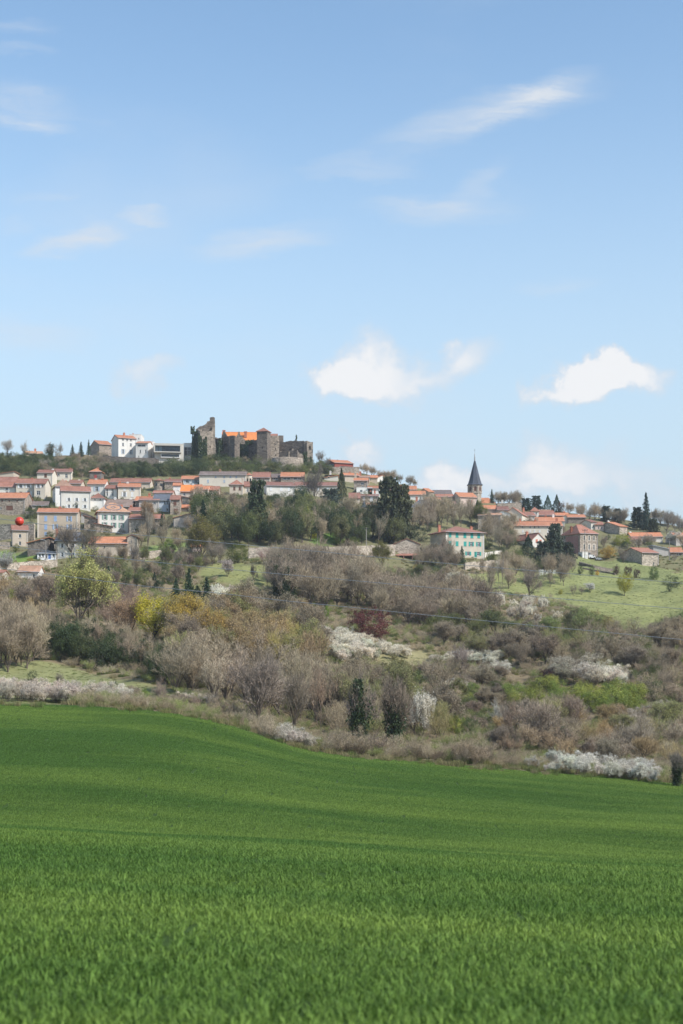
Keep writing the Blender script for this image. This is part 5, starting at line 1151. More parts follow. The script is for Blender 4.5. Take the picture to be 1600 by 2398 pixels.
wall('dark stone rampart under the white hilltop buildings', [(240, 1090), (300, 1094), (372, 1097)], 22, 'darkstone')
wall('grey stone rampart below the hall and keep of the castle', [(505, 1094), (560, 1094), (600, 1098)], 14, 'darkstone')
wall('low dry stone wall on the bank right of the middle', [(1030, 1566), (1110, 1562)], 8, 'blackwall')
wall('stone wall behind the bushes of the long stone house', [(60, 1212), (128, 1206)], 12, 'stone')

# --- small things
def pole(label, px, base, top, r=.12, arm=False, mat='pole', lamp=False):
    g = ground(px, base); k = g.y / F; h = (base - top) * k; root = empty('utility_pole' if not lamp else 'street_lamp', g); setp(root, label, 'pole' if not lamp else 'street lamp')
    mb = MB(); mb.tube([(0, 0, -1), (0, 0, h)], [r * 1.2, r * .8], 8); mb.build('mast', MATS[mat], root)
    mb = MB()
    if lamp: mb.tube([(0, 0, h), (-.3, -.4, h + .25), (-.7, -.9, h + .3)], [.06, .05, .05], 6); mb.box(IDP, -1.1, -.6, -1.1, -.8, h + .2, h + .36); mb.build('lamp_head', MATS['galv'], root)
    else:
        mb.box(IDP, -.9, .9, -.14, -.04, h - .5, h - .36)
        for u in (-.8, -.3, .3, .8): mb.tube([(u, -.09, h - .36), (u, -.09, h - .14)], [.05, .035], 6)
        mb.build('crossarm', MATS['darkmetal'], root)
pole('grey lamp pole in front of the dark park trees', 559, 1266, 1240, mat='galv', lamp=True)
pole('wooden power pole at the park wall, left one', 744, 1268, 1233)
pole('tall pale power pole in front of the huge dark cedar', 858, 1285, 1236)
pole('tall wooden power pole before the three storey stone house', 1370, 1310, 1239)
pole('double wooden power pole right of the right stone barn', 1568, 1312, 1263)
pole('dark power pole between the red roofs at right', 1491, 1284, 1262)
pole('slender wooden pole with lamp in front of the veranda', 107.5, 1317, 1267, lamp=True)
def vehicle(label, px, py, lpx, hpx, paint, van, name):
    g = ground(px, py); k = g.y / F; L = lpx * k; h = hpx * k; root = empty(name, g, .1); setp(root, label, 'van' if van else 'car')
    prof = [(-.5, .22), (.5, .22), (.5, .5), (.36, .56), (.22, .98), (-.44, 1.0), (-.5, .6)] if van else [(-.5, .25), (.5, .25), (.5, .55), (.3, .62), (.12, 1.0), (-.22, 1.0), (-.42, .64), (-.5, .6)]
    mb = MB(); hw = .85; a = [(x * L, -hw, z * h) for x, z in prof]; b_ = [(x * L, hw, z * h) for x, z in prof]
    mb.face(a); mb.face(list(reversed(b_)))
    for i in range(len(a)): j = (i + 1) % len(a); mb.face([a[j], a[i], b_[i], b_[j]])
    bo = mb.build('body', MATS[paint], root)
    mb = MB(); mb.face([(x * L, -hw - .01, z * h) for x, z in ([(.05, .6), (.3, .6), (.2, .9), (.05, .92)] if van else [(-.34, .64), (.24, .64), (.1, .93), (-.2, .93)])]); mb.build('side_window', MATS['glass'], bo)
    for x in (-.3, .3):
        for y in (-hw + .05, hw - .05):
            mb = MB(); n = 12; rw = h * .2
            for s_ in (-.12, .12): mb.face([(x * L + rw * math.cos(6.283 * i / n), y + s_, rw + rw * math.sin(6.283 * i / n)) for i in range(n)][::(1 if s_ > 0 else -1)])
            for i in range(n):
                p, q_ = 6.283 * i / n, 6.283 * (i + 1) / n; mb.face([(x * L + rw * math.cos(p), y - .12, rw + rw * math.sin(p)), (x * L + rw * math.cos(q_), y - .12, rw + rw * math.sin(q_)), (x * L + rw * math.cos(q_), y + .12, rw + rw * math.sin(q_)), (x * L + rw * math.cos(p), y + .12, rw + rw * math.sin(p))])
            mb.build('wheel', MATS['darkmetal'], root)
vehicle('white van parked in front of the three storey stone house', 1386, 1309, 15, 9, 'whitepaint', True, 'parked_van')
vehicle('silver car parked right of the white van', 1402, 1312, 14, 6.5, 'galv', False, 'parked_car')
# white garden fence at the orchard top
def fence():
    g = ground(1285, 1345); k = g.y / F; w = 44 * k; root = empty('garden_fence', g); setp(root, 'low white wooden garden fence at the top of the orchard', 'fence')
    for i in range(13):
        u = -w / 2 + w * i / 12; mb = MB(); mb.box(IDP, u - .09, u + .09, -.04, .04, -.6, 1.35 + .1 * (i % 2)); mb.build('picket', MATS['whitepaint'], root)
    for z in (.35, 1.0):
        mb = MB(); mb.box(IDP, -w / 2, w / 2, .042, .1, z, z + .12); mb.build('rail', MATS['whitepaint'], root)
fence()
# power cables across the valley
def cable(label, pts, Y):
    co = [Vector(((x - CX) / F * Y, Y, (HZ - y) / F * Y)) for x, y in pts]
    out = []
    for i in range(len(co) - 1):
        for t in range(6): out.append(co[i].lerp(co[i + 1], t / 6))
    out.append(co[-1]); mb = MB(); mb.tube(out, [.019] * len(out), 6); o = mb.build('power_cable', MATS['cable']); setp(o, label, 'cable', 'power cables crossing the valley')
W1 = [(-260, 1180), (45, 1221), (204, 1241), (420, 1262), (583, 1277), (740, 1291), (960, 1312), (1180, 1331), (1400, 1349), (1600, 1366), (1900, 1388)]
W2 = [(-260, 1245), (134, 1293), (400, 1320), (587, 1338), (820, 1359), (1021, 1377), (1200, 1392), (1367, 1407), (1600, 1426), (1900, 1448)]
W3 = [(-260, 1298), (134, 1347), (321, 1371), (512, 1389), (668, 1407), (820, 1422), (967, 1437), (1200, 1460), (1475, 1486), (1600, 1498), (1900, 1524)]
YB = 110
cable('uppermost of three thin power cables crossing the picture, carrying a red ball', W1, YB); cable('middle of three thin power cables crossing the picture', W2, YB); cable('lowest of three thin power cables crossing the picture', W3, YB)
def marker():
    k = YB / F; c_ = Vector(((45.7 - CX) * k, YB, (HZ - 1221) * k)); r_ = 10.4 * k
    root = empty('marker_ball', c_); setp(root, 'red round marker ball hanging on the uppermost power cable at left', 'marker ball')
    for s_ in (-1, 1):
        mb = MB(); prof = [(r_ * math.cos(t), s_ * r_ * math.sin(t)) for t in [math.pi / 2 * i / 10 for i in range(11)]]; prof[-1] = (.003, s_ * r_)
        mb.lathe((0, 0, 0), prof, 32); mb.build('half_shell', MATS['ball'], root, True)
    mb = MB(); mb.lathe((0, 0, 0), [(r_ * 1.0, -.012), (r_ * 1.025, -.011), (r_ * 1.025, .011), (r_ * 1.0, .012)], 32); mb.build('seam', MATS['ball'], root)
marker()
# ------------------------------------------------------------------ single plants the photograph lets one point at
P = plant
P('bud', 180, 1478, 186, 164, (.56, .55, .19), 'big rounded willow with pale yellow-green young leaves left of the brown woods', name='willow_tree')
P('umbrella', 207, 1462, 58, 66, (0.05, 0.085, 0.03), 'flat domed dark green umbrella pine below the pale willow')
P('leafy', 358, 1506, 120, 120, (.52, .43, .05), 'bright yellow domed tree crown in the middle of the brown woods', name='yellow_tree')
P('bud', 440, 1530, 135, 100, (.52, .38, .09), 'ochre yellow budding tree right of the bright yellow dome')
P('bud', 500, 1560, 130, 110, (.5, .34, .11), 'orange brown budding tree behind the front woods, right of the ochre one')
P('bud', 310, 1500, 100, 100, (.40, .27, .17), 'russet budding tree left of the bright yellow dome')
P('spruce', 443, 1414, 84, 44, (0.045, 0.083, 0.038), 'tallest dark spruce of the clump above the yellow dome')
P('spruce', 484, 1420, 70, 46, (0.045, 0.078, 0.042), 'dark spruce at the right end of the clump above the yellow dome')
P('spruce', 412, 1412, 58, 44, (0.053, 0.09, 0.041), 'short dark spruce at the left end of the clump above the yellow dome')
P('spruce', 462, 1420, 50, 50, (0.053, 0.09, 0.041), 'low dark spruce between the two taller ones of its clump')
P('spruce', 362, 1385, 45, 26, (0.053, 0.083, 0.045), 'small dark spruce in the gardens right of the willow')
P('spruce', 254, 1372, 48, 28, (0.053, 0.083, 0.045), 'small dark spruce close to the right side of the willow')
P('bush', 557, 1318, 55, 62, (0.15, 0.17, 0.035), 'big round olive green bush standing on the lawn below the park')
P('brush', 622, 1325, 48, 52, (0.32, 0.2, 0.18), 'reddish mauve twiggy shrub beside the white park wall')
P('bloom', 532, 1352, 42, 38, (0.5, 0.42, 0.38), 'small pale pink blossoming tree on the lawn below the round olive bush', name='blossoming_tree', cat='tree')
P('bare', 626, 1376, 62, 40, (0.22, 0.18, 0.15), 'small bare fruit tree with upright limbs on the lawn edge')
P('bare', 593, 1362, 44, 24, (0.1, 0.085, 0.075), 'dark pruned leaning tree stump with two limbs on the lawn')
P('leafy', 722, 1262, 72, 36, (0.36, 0.36, 0.04), 'bright yellow slender tree in the middle of the dark park')
P('bush', 735, 1262, 26, 20, (0.4, 0.38, 0.03), 'low yellow bush at the foot of the yellow park tree')
P('thuja', 800, 1188, 92, 32, (0.083, 0.09, 0.033), 'tall pointed dark conifer rising above the long white house roofs')
P('cedar', 775, 1205, 62, 74, (0.085, 0.11, 0.085), 'grey blue cedar left of the tall pointed conifer')
P('cedar', 812, 1235, 60, 70, (0.08, 0.105, 0.075), 'second grey blue cedar lower down in the park')
P('cedar', 912, 1272, 160, 92, (.075, .09, .042), 'huge dark cedar with two ragged tops in front of the roofs')
P('cedar', 942, 1276, 145, 72, (.08, .09, .042), 'dark cedar forming the right half of the huge dark pair')
P('spruce', 842, 1268, 66, 40, (0.053, 0.075, 0.033), 'dark conifer in the park left of the huge dark cedar')
P('spruce', 476, 1262, 92, 46, (0.03, 0.06, 0.027), 'dark spruce at the left end of the park trees')
P('cedar', 602, 1270, 150, 74, (0.068, 0.098, 0.045), 'broad dark pine in the park below the round end house')
P('leafy', 520, 1262, 70, 62, (0.038, 0.063, 0.027), 'black green evergreen tree beside the left park spruce')
P('leafy', 622, 1235, 62, 54, (0.24, 0.24, 0.04), 'yellow olive tree high in the dark park')
P('leafy', 703, 1225, 88, 52, (0.045, 0.075, 0.038), 'black green evergreen tree behind the yellow park tree')
P('leafy', 562, 1275, 60, 62, (0.042, 0.063, 0.027), 'rounded dark evergreen at the bottom left of the park')
P('leafy', 628, 1280, 66, 58, (0.045, 0.068, 0.03), 'rounded dark evergreen near the park wall, above the mauve shrub')
P('leafy', 690, 1270, 52, 56, (0.042, 0.063, 0.03), 'rounded dark evergreen just left of the yellow park tree')
P('leafy', 588, 1262, 62, 44, (0.075, 0.09, 0.038), 'dull green evergreen behind the grey lamp pole')
P('bush', 792, 1278, 30, 36, (0.13, 0.19, 0.03), 'fresh green bush on the park lawn above the wall')
P('bush', 830, 1280, 26, 34, (0.12, 0.15, 0.035), 'olive bush beside the fresh green one above the wall')
P('bush', 812, 1281, 22, 24, (0.1, 0.05, 0.045), 'dark reddish bush between two green ones above the wall')
P('bud', 896, 1330, 62, 56, (0.19, 0.18, 0.055), 'olive budding tree at the wall left of the stone gable barn')
P('hedgebush', 985, 1268, 40, 60, (0.033, 0.063, 0.03), 'dark clipped evergreen hedge behind the stone gable barn')
P('hedgebush', 1035, 1272, 36, 50, (0.038, 0.068, 0.03), 'dark evergreen bush touching the turquoise shuttered house')
P('hedgebush', 950, 1272, 38, 50, (0.038, 0.068, 0.03), 'dark evergreen bush left of the stone barn roof')
P('thuja', 1046, 1305, 68, 9, (0.045, 0.075, 0.033), 'thin dark cypress standing against the turquoise shuttered house')
P('spruce', 1082, 1322, 44, 24, (0.053, 0.083, 0.038), 'small conifer in front of the turquoise shuttered house')
P('bush', 974, 1335, 16, 18, (0.6, 0.42, 0.01), 'small bright yellow forsythia below the stone gable barn')
P('thuja', 1237, 1304, 52, 38, (0.033, 0.06, 0.03), 'dark rounded conifer in front of the white chalet')
P('cedar', 1300, 1335, 112, 66, (0.07, 0.09, 0.062), 'tall grey green cedar in front of the long beige building')
P('cedar', 1272, 1335, 70, 60, (0.075, 0.095, 0.07), 'lower grey green cedar left of the tall one')
P('cedar', 1330, 1330, 62, 54, (0.07, 0.09, 0.06), 'lower grey green cedar right of the tall one')
P('leafy', 1462, 1396, 54, 46, (0.42, 0.39, 0.05), 'yellow leaved young tree alone on the right meadow')
P('bush', 1443, 1346, 25, 21, (0.07, 0.022, 0.03), 'dark purple shrub, left one of three by the meadow wall')
P('bush', 1471, 1349, 26, 24, (0.075, 0.024, 0.03), 'dark purple shrub, middle one of three by the meadow wall')
P('bush', 1492, 1354, 24, 22, (0.07, 0.024, 0.03), 'dark purple shrub, right one of three by the meadow wall')
P('bush', 1531, 1358, 38, 30, (0.1, 0.15, 0.04), 'tall green bush in front of the right stone barn')
P('hedgebush', 1568, 1386, 23, 19, (0.05, 0.075, 0.025), 'small dark round bush alone on the right meadow')
P('bush', 1399, 1347, 13, 11, (0.6, 0.36, 0.02), 'tiny orange yellow shrub on the meadow below the white van')
P('bush', 1359, 1345, 24, 16, (0.12, 0.15, 0.05), 'narrow olive bush on the upper right meadow')
P('bush', 1386, 1348, 28, 17, (0.13, 0.16, 0.05), 'narrow olive bush beside the tiny orange shrub')
P('bloom', 1382, 1388, 23, 28, (0.6, 0.58, 0.54), 'small white blossoming fruit tree on the right meadow', name='blossoming_tree', cat='tree')
P('brush', 1342, 1394, 25, 24, (0.26, 0.21, 0.17), 'bare bushy shrub on the meadow, left of a pair')
P('brush', 1363, 1393, 22, 22, (0.27, 0.22, 0.17), 'bare bushy shrub on the meadow, right of a pair')
P('bush', 1313, 1392, 14, 14, (0.4, 0.36, 0.05), 'little yellow shrub at the lower edge of the orchard')
P('bare', 1240, 1402, 92, 66, (0.27, 0.225, 0.18), 'tallest bare tree of the orchard beside the white blossom')
P('bush', 1425, 1310, 34, 52, (0.42, 0.27, 0.05), 'golden bush right of the three storey stone house')
P('bush', 1455, 1280, 36, 52, (0.27, 0.29, 0.05), 'yellow green bush between stone house and right barn')
P('brush', 1460, 1318, 46, 44, (0.24, 0.2, 0.17), 'dense dark bare shrub left of the right stone barn')
P('hedgebush', 1575, 1375, 34, 60, (0.06, 0.083, 0.03), 'dark hedge bush at the right edge below the gardens')
P('bloom', 1580, 1275, 30, 44, (0.55, 0.55, 0.48), 'pale blossoming tree between the low red roofs at right', name='blossoming_tree', cat='tree')
P('bloom', 1525, 1278, 26, 40, (0.42, 0.36, 0.33), 'greyish blossoming tree left of the grey sloping roof', name='blossoming_tree', cat='tree')
P('bush', 874, 1496, 82, 108, (.17, .05, .045), 'large dark red leaved tree in the middle of the bare thicket', name='red_leaved_tree', cat='tree')
P('bush', 832, 1470, 50, 54, (0.15, 0.042, 0.045), 'smaller dark red leaved tree joined to the large one', name='red_leaved_tree', cat='tree')
P('bush', 1286, 1600, 42, 58, (0.11, 0.045, 0.045), 'dark maroon shrub above the fresh green bushes at right')
P('brush', 812, 1592, 34, 54, (0.2, 0.08, 0.065), 'dark russet shrub just above the left ivy covered tree')
P('bush', 765, 1452, 38, 18, (0.17, 0.26, 0.03), 'narrow fresh green bush at the left end of the white thorn bank')
P('bush', 884, 1540, 32, 20, (0.1, 0.16, 0.035), 'narrow green bush in front of the white thorn bank')
P('bush', 738, 1455, 22, 26, (0.14, 0.05, 0.045), 'small maroon bush left of the narrow green bush')
P('bud', 644, 1515, 74, 42, (0.33, 0.31, 0.045), 'yellow green budding tree above the front woods')
P('bud', 925, 1622, 86, 92, (0.27, 0.25, 0.1), 'pale olive budding tree above the two ivy covered trees')
P('ivy', 838, 1754, 192, 100, (0.26, 0.21, 0.18), 'ivy covered dark tree at the field edge, left of a pair')
P('ivy', 918, 1758, 180, 108, (0.28, 0.22, 0.18), 'ivy covered dark tree at the field edge, right of a pair')
P('ivy', 1584, 1842, 85, 64, (0.22, 0.19, 0.16), 'ivy covered stumpy tree at the right end of the field edge')
P('bare', 606, 1712, 178, 150, (0.29, 0.235, 0.19), 'large bare tree with wide crown at the left bend of the field edge')
P('bare', 690, 1726, 158, 84, (0.31, 0.26, 0.2), 'bare forked tree with ivy low on its trunk beside the wide one')
P('slim', 752, 1716, 176, 96, (0.36, 0.255, 0.18), 'tall pale multi stemmed tree with orange tinged top at the field edge')
P('bloom', 985, 1738, 116, 64, (.74, .69, .6), 'tall pale blossoming thorn right of the two ivy covered trees', name='blossoming_tree', cat='tree')
P('bare', 1262, 1760, 128, 120, (0.34, 0.27, 0.21), 'bare pale stemmed tree group behind the white thorn hedge')
P('bare', 1210, 1745, 110, 92, (0.33, 0.24, 0.19), 'bare reddish tree left of the pale stemmed group')
P('bare', 1340, 1722, 98, 84, (0.33, 0.25, 0.19), 'bare tree right of the pale stemmed group')
P('ivy', 1318, 1766, 74, 54, (0.3, 0.24, 0.19), 'bare tree with a short ivy column above the white thorn hedge')
P('bare', 1498, 1776, 112, 118, (0.42, 0.35, 0.28), 'spreading bare tree with pale grey limbs at the right field edge')
P('bare', 1172, 1712, 74, 62, (0.46, 0.43, 0.38), 'small silvery bare tree among green bushes above the hedge')
P('bare', 1078, 1578, 74, 52, (0.3, 0.25, 0.21), 'lone bare tree standing on the dry bank between white thorn patches')
P('bare', 372, 1656, 74, 52, (0.36, 0.29, 0.23), 'small twisted bare tree at the crest of the field')
P('bare', 137, 1604, 34, 30, (0.2, 0.17, 0.14), 'tiny leaning bare tree on the small left meadow')
P('hedgebush', 76, 1596, 28, 32, (0.06, 0.085, 0.035), 'dark round evergreen bush on the small left meadow')
P('hedgebush', 265, 1618, 26, 34, (0.06, 0.075, 0.035), 'dark green bush right of the small left meadow')
P('bush', 335, 1640, 30, 44, (0.19, 0.26, 0.04), 'fresh green low bush at the crest of the field')
P('bush', 82, 1540, 26, 24, (0.15, 0.2, 0.05), 'green bush by the pale blue roof at left')
P('bud', 36, 1462, 78, 50, (0.33, 0.36, 0.06), 'small weeping willow with yellow green strands at the left edge', name='willow_tree')
P('bloom', 12, 1340, 46, 44, (0.6, 0.58, 0.55), 'white blossoming tree above the low roof at the left edge', name='blossoming_tree', cat='tree')
P('bush', 38, 1293, 22, 22, (0.13, 0.14, 0.02), 'round olive bush below the small house with the red ball')
P('bush', 72, 1318, 12, 22, (0.42, 0.3, 0.05), 'little golden shrub on the top left lawn')
P('hedgebush', 20, 1319, 8, 12, (0.05, 0.08, 0.025), 'tiny dark bush on the top left lawn')
P('bush', 396, 1292, 34, 36, (0.21, 0.27, 0.06), 'light green bush in the gardens below the hay barn')
P('spruce', 380, 1250, 52, 28, (0.045, 0.075, 0.033), 'dark spruce standing between the middle left houses')
P('bush', 338, 1243, 16, 22, (0.16, 0.12, 0.07), 'brown round bush by the stone house with rust roofs')
P('bud', 345, 1248, 72, 40, (0.33, 0.22, 0.12), 'russet budding tree in front of the stone house with rust roofs')
P('slim', 347, 1300, 120, 40, (0.34, 0.3, 0.25), 'tall pale birch like tree in front of the rust roofs')
P('bare', 168, 1308, 86, 76, (0.2, 0.165, 0.13), 'broad dark bare tree in front of the slate mansard house')
P('bare', 208, 1312, 88, 66, (0.22, 0.18, 0.14), 'dark bare tree right of the broad one at the mansard house')
P('bare', 224, 1345, 72, 54, (0.24, 0.2, 0.16), 'bare tree in front of the orange roofed stone house')
P('bare', 250, 1345, 66, 44, (0.25, 0.2, 0.16), 'slim bare tree at the middle of the orange roofed stone house')
P('bare', 318, 1345, 78, 50, (0.24, 0.2, 0.165), 'bare tree at the right end of the orange roofed stone house')
P('bud', 468, 1318, 104, 90, (0.27, 0.24, 0.07), 'large olive budding tree between the gardens and the park')
P('bare', 497, 1326, 66, 40, (0.28, 0.24, 0.19), 'bare tree on the left edge of the lawn')
P('bare', 516, 1320, 50, 44, (0.27, 0.23, 0.19), 'spreading bare tree beside the round olive bush')
P('bare', 735, 1190, 108, 62, (0.19, 0.165, 0.14), 'bare dark tree rising in front of the long white houses')
P('bud', 1118, 1236, 62, 50, (0.2, 0.24, 0.05), 'green budding tree behind the turquoise shuttered house')
P('thuja', 1118, 1215, 44, 22, (0.045, 0.083, 0.038), 'dark pointed conifer below the house with red shutters')
P('bush', 1140, 1285, 30, 34, (0.12, 0.15, 0.04), 'olive bush at the right wall of the turquoise shuttered house')
P('bush', 1176, 1300, 24, 36, (0.1, 0.12, 0.045), 'olive bush by the garden wall right of the turquoise shutters')
P('hedgebush', 1192, 1286, 60, 44, (0.09, 0.105, 0.045), 'dark olive tree like bush left of the white chalet')
P('slim', 1168, 1368, 64, 20, (0.36, 0.32, 0.28), 'pale birch on the meadow, left of a pair')
P('slim', 1176, 1372, 68, 20, (0.36, 0.32, 0.28), 'pale birch on the meadow, right of a pair')
# skyline
P('bare', 18, 1068, 40, 30, (.40, .37, .33), 'bare tree on the skyline at the far left edge')
P('bare', 56, 1066, 36, 26, (.40, .37, .33), 'bare tree on the skyline left of the beige hill house')
P('ivy', 120, 1072, 38, 36, (.40, .37, .33), 'bare skyline tree with ivy on its trunk right of the beige hill house')
P('bare', 140, 1070, 34, 26, (.40, .37, .33), 'thin bare skyline tree next to the ivy clad one')
P('hedgebush', 5, 1066, 9, 12, (0.045, 0.075, 0.03), 'tiny dark bush on the skyline at the left edge')
P('spruce', 170, 1068, 28, 16, (0.075, 0.105, 0.068), 'small skyline spruce, left of a pair')
P('spruce', 190, 1070, 36, 19, (0.06, 0.09, 0.053), 'small skyline spruce, right of a pair')
P('spruce', 208, 1064, 37, 15, (0.075, 0.105, 0.068), 'skyline spruce touching the dark hilltop barn')
P('bare', 418, 1052, 22, 42, (.40, .37, .33), 'low bare tree behind the flat concrete building')
P('spruce', 694, 1041, 24, 26, (0.045, 0.08, 0.03), 'little conifer growing on top of the ruined castle wall', D=622)
P('bare', 750, 1087, 38, 30, (0.26, 0.23, 0.2), 'bare skyline tree between castle and red barn, left one')
P('bare', 768, 1084, 28, 26, (0.26, 0.23, 0.2), 'bare skyline tree between castle and red barn, right one')
P('bush', 752, 1092, 16, 24, (0.14, 0.17, 0.04), 'green bush left of the red barn')
P('spruce', 1152, 1175, 34, 16, (0.053, 0.083, 0.053), 'thin dark spruce on the skyline right of the steeple')
P('cedar', 1232, 1196, 30, 42, (0.053, 0.083, 0.053), 'flat topped dark cedar on the skyline, left of a pair')
P('cedar', 1256, 1196, 36, 40, (0.053, 0.083, 0.053), 'flat topped dark cedar on the skyline, right of a pair')
P('thuja', 1283, 1200, 41, 26, (0.045, 0.083, 0.038), 'dark pointed conifer on the skyline, left of a pair')
P('thuja', 1304, 1200, 42, 24, (0.045, 0.075, 0.038), 'dark pointed conifer on the skyline, right of a pair')
P('bush', 1314, 1203, 32, 22, (0.13, 0.07, 0.04), 'russet tree beside the dark skyline conifers', name='russet_tree', cat='tree')
P('cedar', 1420, 1222, 38, 36, (0.075, 0.105, 0.068), 'dull green pine on the skyline behind the orange gable roof')
P('cedar', 1446, 1222, 32, 36, (0.06, 0.075, 0.04), 'second dull green pine on the skyline, further right')
P('cedar', 1492, 1240, 54, 40, (0.048, 0.075, 0.045), 'dark cedar left of the tallest skyline conifer')
P('spruce', 1513, 1242, 90, 38, (0.068, 0.105, 0.083), 'tallest skyline conifer with ragged top at right')
P('cedar', 1530, 1248, 34, 40, (0.075, 0.09, 0.045), 'low dull green pine right of the tallest skyline conifer')
P('bare', 1562, 1250, 56, 50, (0.24, 0.21, 0.19), 'big bare tree on the skyline at right')
P('bare', 1595, 1250, 48, 40, (0.24, 0.21, 0.19), 'bare tree on the skyline at the right edge')

# ------------------------------------------------------------------ plants in masses, still one object each
Z = zone
Z(['bare'], 26, [(1325, 1205), (1600, 1232), (1600, 1250), (1400, 1225), (1325, 1212)], (26, 38), (.7, 1.0), GREYB + MAUVE, 'bare grey tree in the wooded skyline at right', 'bare trees of the right skyline', seed=1, name='skyline_tree')
Z(['bare'], 9, [(1150, 1168), (1222, 1180), (1222, 1192), (1150, 1180)], (24, 34), (.8, 1.1), GREYB, 'bare tree on the skyline between steeple and flat topped cedars', 'bare trees right of the steeple', seed=2, name='skyline_tree')
Z(['bare'], 12, [(842, 1100), (960, 1128), (985, 1140), (842, 1118)], (16, 28), (.8, 1.1), GREYB, 'small bare tree on the skyline right of the red barn', 'bare trees right of the red barn', seed=3, name='skyline_tree')
Z(['hedgebush', 'bush'], 70, [(-10, 1080), (100, 1080), (100, 1116), (-10, 1120)], (13, 25), (1.0, 1.5), DKG + OLIVE + [(.2, .22, .09)], 'dark green bush on the steep bank at the far left', 'bushes on the left bank', seed=4, name={'bush': 'bank_bush'})
Z(['brush', 'bush'], 80, [(95, 1080), (260, 1082), (265, 1124), (95, 1118)], (12, 26), (1.0, 1.5), OLIVE + GREYB + DKG + [(.2, .21, .1), (.4, .35, .28)], {'brush': 'grey twiggy shrub on the bank below the hilltop barn', 'bush': 'olive bush on the bank below the hilltop barn'}, 'shrubs below the hilltop barn', seed=5)
Z(['hedgebush', 'bush'], 66, [(255, 1100), (350, 1104), (440, 1096), (480, 1086), (490, 1114), (270, 1122)], (16, 30), (1.0, 1.5), DKG + [(.09, .12, .045), (.13, .16, .06), (.19, .21, .09)], 'dark green bush on the bank below the white hilltop buildings', 'bushes below the white hilltop buildings', seed=6, name={'bush': 'bank_bush'})
Z(['hedgebush', 'bush', 'brush'], 48, [(480, 1082), (650, 1090), (720, 1100), (720, 1112), (480, 1110)], (13, 25), (1.1, 1.6), OLIVE + [(.06, .085, .03)] + GREYB[:1], 'low bush at the foot of the castle', 'bushes at the castle foot', seed=7)
Z(['hedgebush', 'bush'], 12, [(706, 1088), (770, 1098), (780, 1112), (712, 1112)], (14, 24), (1.0, 1.4), OLIVE + DKG, 'bush on the slope between castle bastion and red barn', 'bushes right of the bastion', seed=8)
Z(['bare', 'slim'], 26, [(470, 1238), (620, 1232), (760, 1240), (890, 1240), (905, 1275), (470, 1272)], (54, 86), (.6, .85), GREYB, {'bare': 'bare grey tree in the park above the white wall', 'slim': 'slender bare tree in the park above the white wall'}, {'bare': 'bare park trees', 'slim': 'slender bare park trees'}, seed=9, name={'bare': 'park_tree'}, hs=1.0)
Z(['leafy'], 36, [(455, 1228), (660, 1235), (880, 1248), (960, 1280), (500, 1283)], (44, 80), (.65, .9), DKG[1:] + OLIVE + [(.16, .17, .075), (.2, .2, .09)], 'dark evergreen in the shade of the park trees', 'dark evergreens of the park', seed=10)
Z(['bare', 'leafy', 'bud'], 26, [(452, 1188), (560, 1182), (640, 1190), (800, 1200), (800, 1226), (640, 1222), (460, 1222)], (30, 52), (.7, .95), GREYB + DKG[1:] + OLIVE, {'bare': 'bare tree at the top of the park under the long white houses', 'leafy': 'evergreen tree at the top of the park under the long white houses', 'bud': 'olive budding tree at the top of the park under the long white houses'}, {'bare': 'bare trees at the park top', 'leafy': 'evergreens at the park top', 'bud': 'budding trees at the park top'}, seed=90, name={'bare': 'park_tree'}, hs=1.0)
Z(['bush', 'hedgebush', 'brush'], 30, [(440, 1160), (620, 1162), (860, 1166), (860, 1186), (640, 1184), (440, 1182)], (10, 22), (1.0, 1.4), DKG + OLIVE + GREYB[:2], {'bush': 'olive bush under the long white houses', 'hedgebush': 'dark bush under the long white houses', 'brush': 'bare shrub under the long white houses'}, {'bush': 'olive bushes under the long white houses', 'hedgebush': 'dark bushes under the long white houses', 'brush': 'bare shrubs under the long white houses'}, seed=91, name={'bush': 'garden_bush', 'hedgebush': 'garden_evergreen', 'brush': 'garden_shrub'})
Z(['bare'], 10, [(955, 1228), (1110, 1230), (1060, 1242), (955, 1250)], (48, 74), (.7, .95), GREYB, 'bare grey tree between slate roofed mansion and turquoise shuttered house', 'bare trees below the slate roofed mansion', seed=11, name='park_tree')
Z(['bare'], 9, [(1135, 1250), (1200, 1250), (1205, 1290), (1140, 1296)], (36, 56), (.6, .9), GREYB, 'bare grey tree right of the turquoise shuttered house', 'bare trees right of the turquoise shutters', seed=12, name='garden_tree')
Z(['bare'], 11, [(985, 1312), (1065, 1318), (1075, 1340), (985, 1344)], (46, 74), (.8, 1.0), MAUVE, 'bare mauve grey tree in front of the turquoise shuttered house', 'bare trees in front of the turquoise shutters', seed=13, name='garden_tree', hs=.95)
Z(['bare'], 12, [(1130, 1345), (1330, 1350), (1330, 1374), (1130, 1385)], (36, 56), (.55, .8), GREYB, 'small bare orchard tree on the right meadow', 'orchard trees', seed=14, name='orchard_tree')
Z(['bare', 'brush'], 16, [(1150, 1318), (1345, 1322), (1345, 1345), (1150, 1345)], (24, 52), (.7, 1.1), GREYB + OLIVE[:1], {'bare': 'bare tree in the gardens above the orchard', 'brush': 'bare shrub in the gardens above the orchard'}, {'bare': 'bare trees above the orchard', 'brush': 'bare shrubs above the orchard'}, seed=15, name={'bare': 'garden_tree'}, hs=1.0)
Z(['bare', 'bud'], 22, [(240, 1318), (470, 1322), (470, 1345), (390, 1395), (240, 1390)], (34, 56), (.55, .85), GREYB + OLIVE, {'bare': 'bare tree in the gardens below the orange roofed stone house', 'bud': 'olive budding tree in the gardens below the orange roofed stone house'}, {'bare': 'bare garden trees', 'bud': 'budding garden trees'}, seed=16, name={'bare': 'garden_tree'}, hs=1.0, dens=.9)
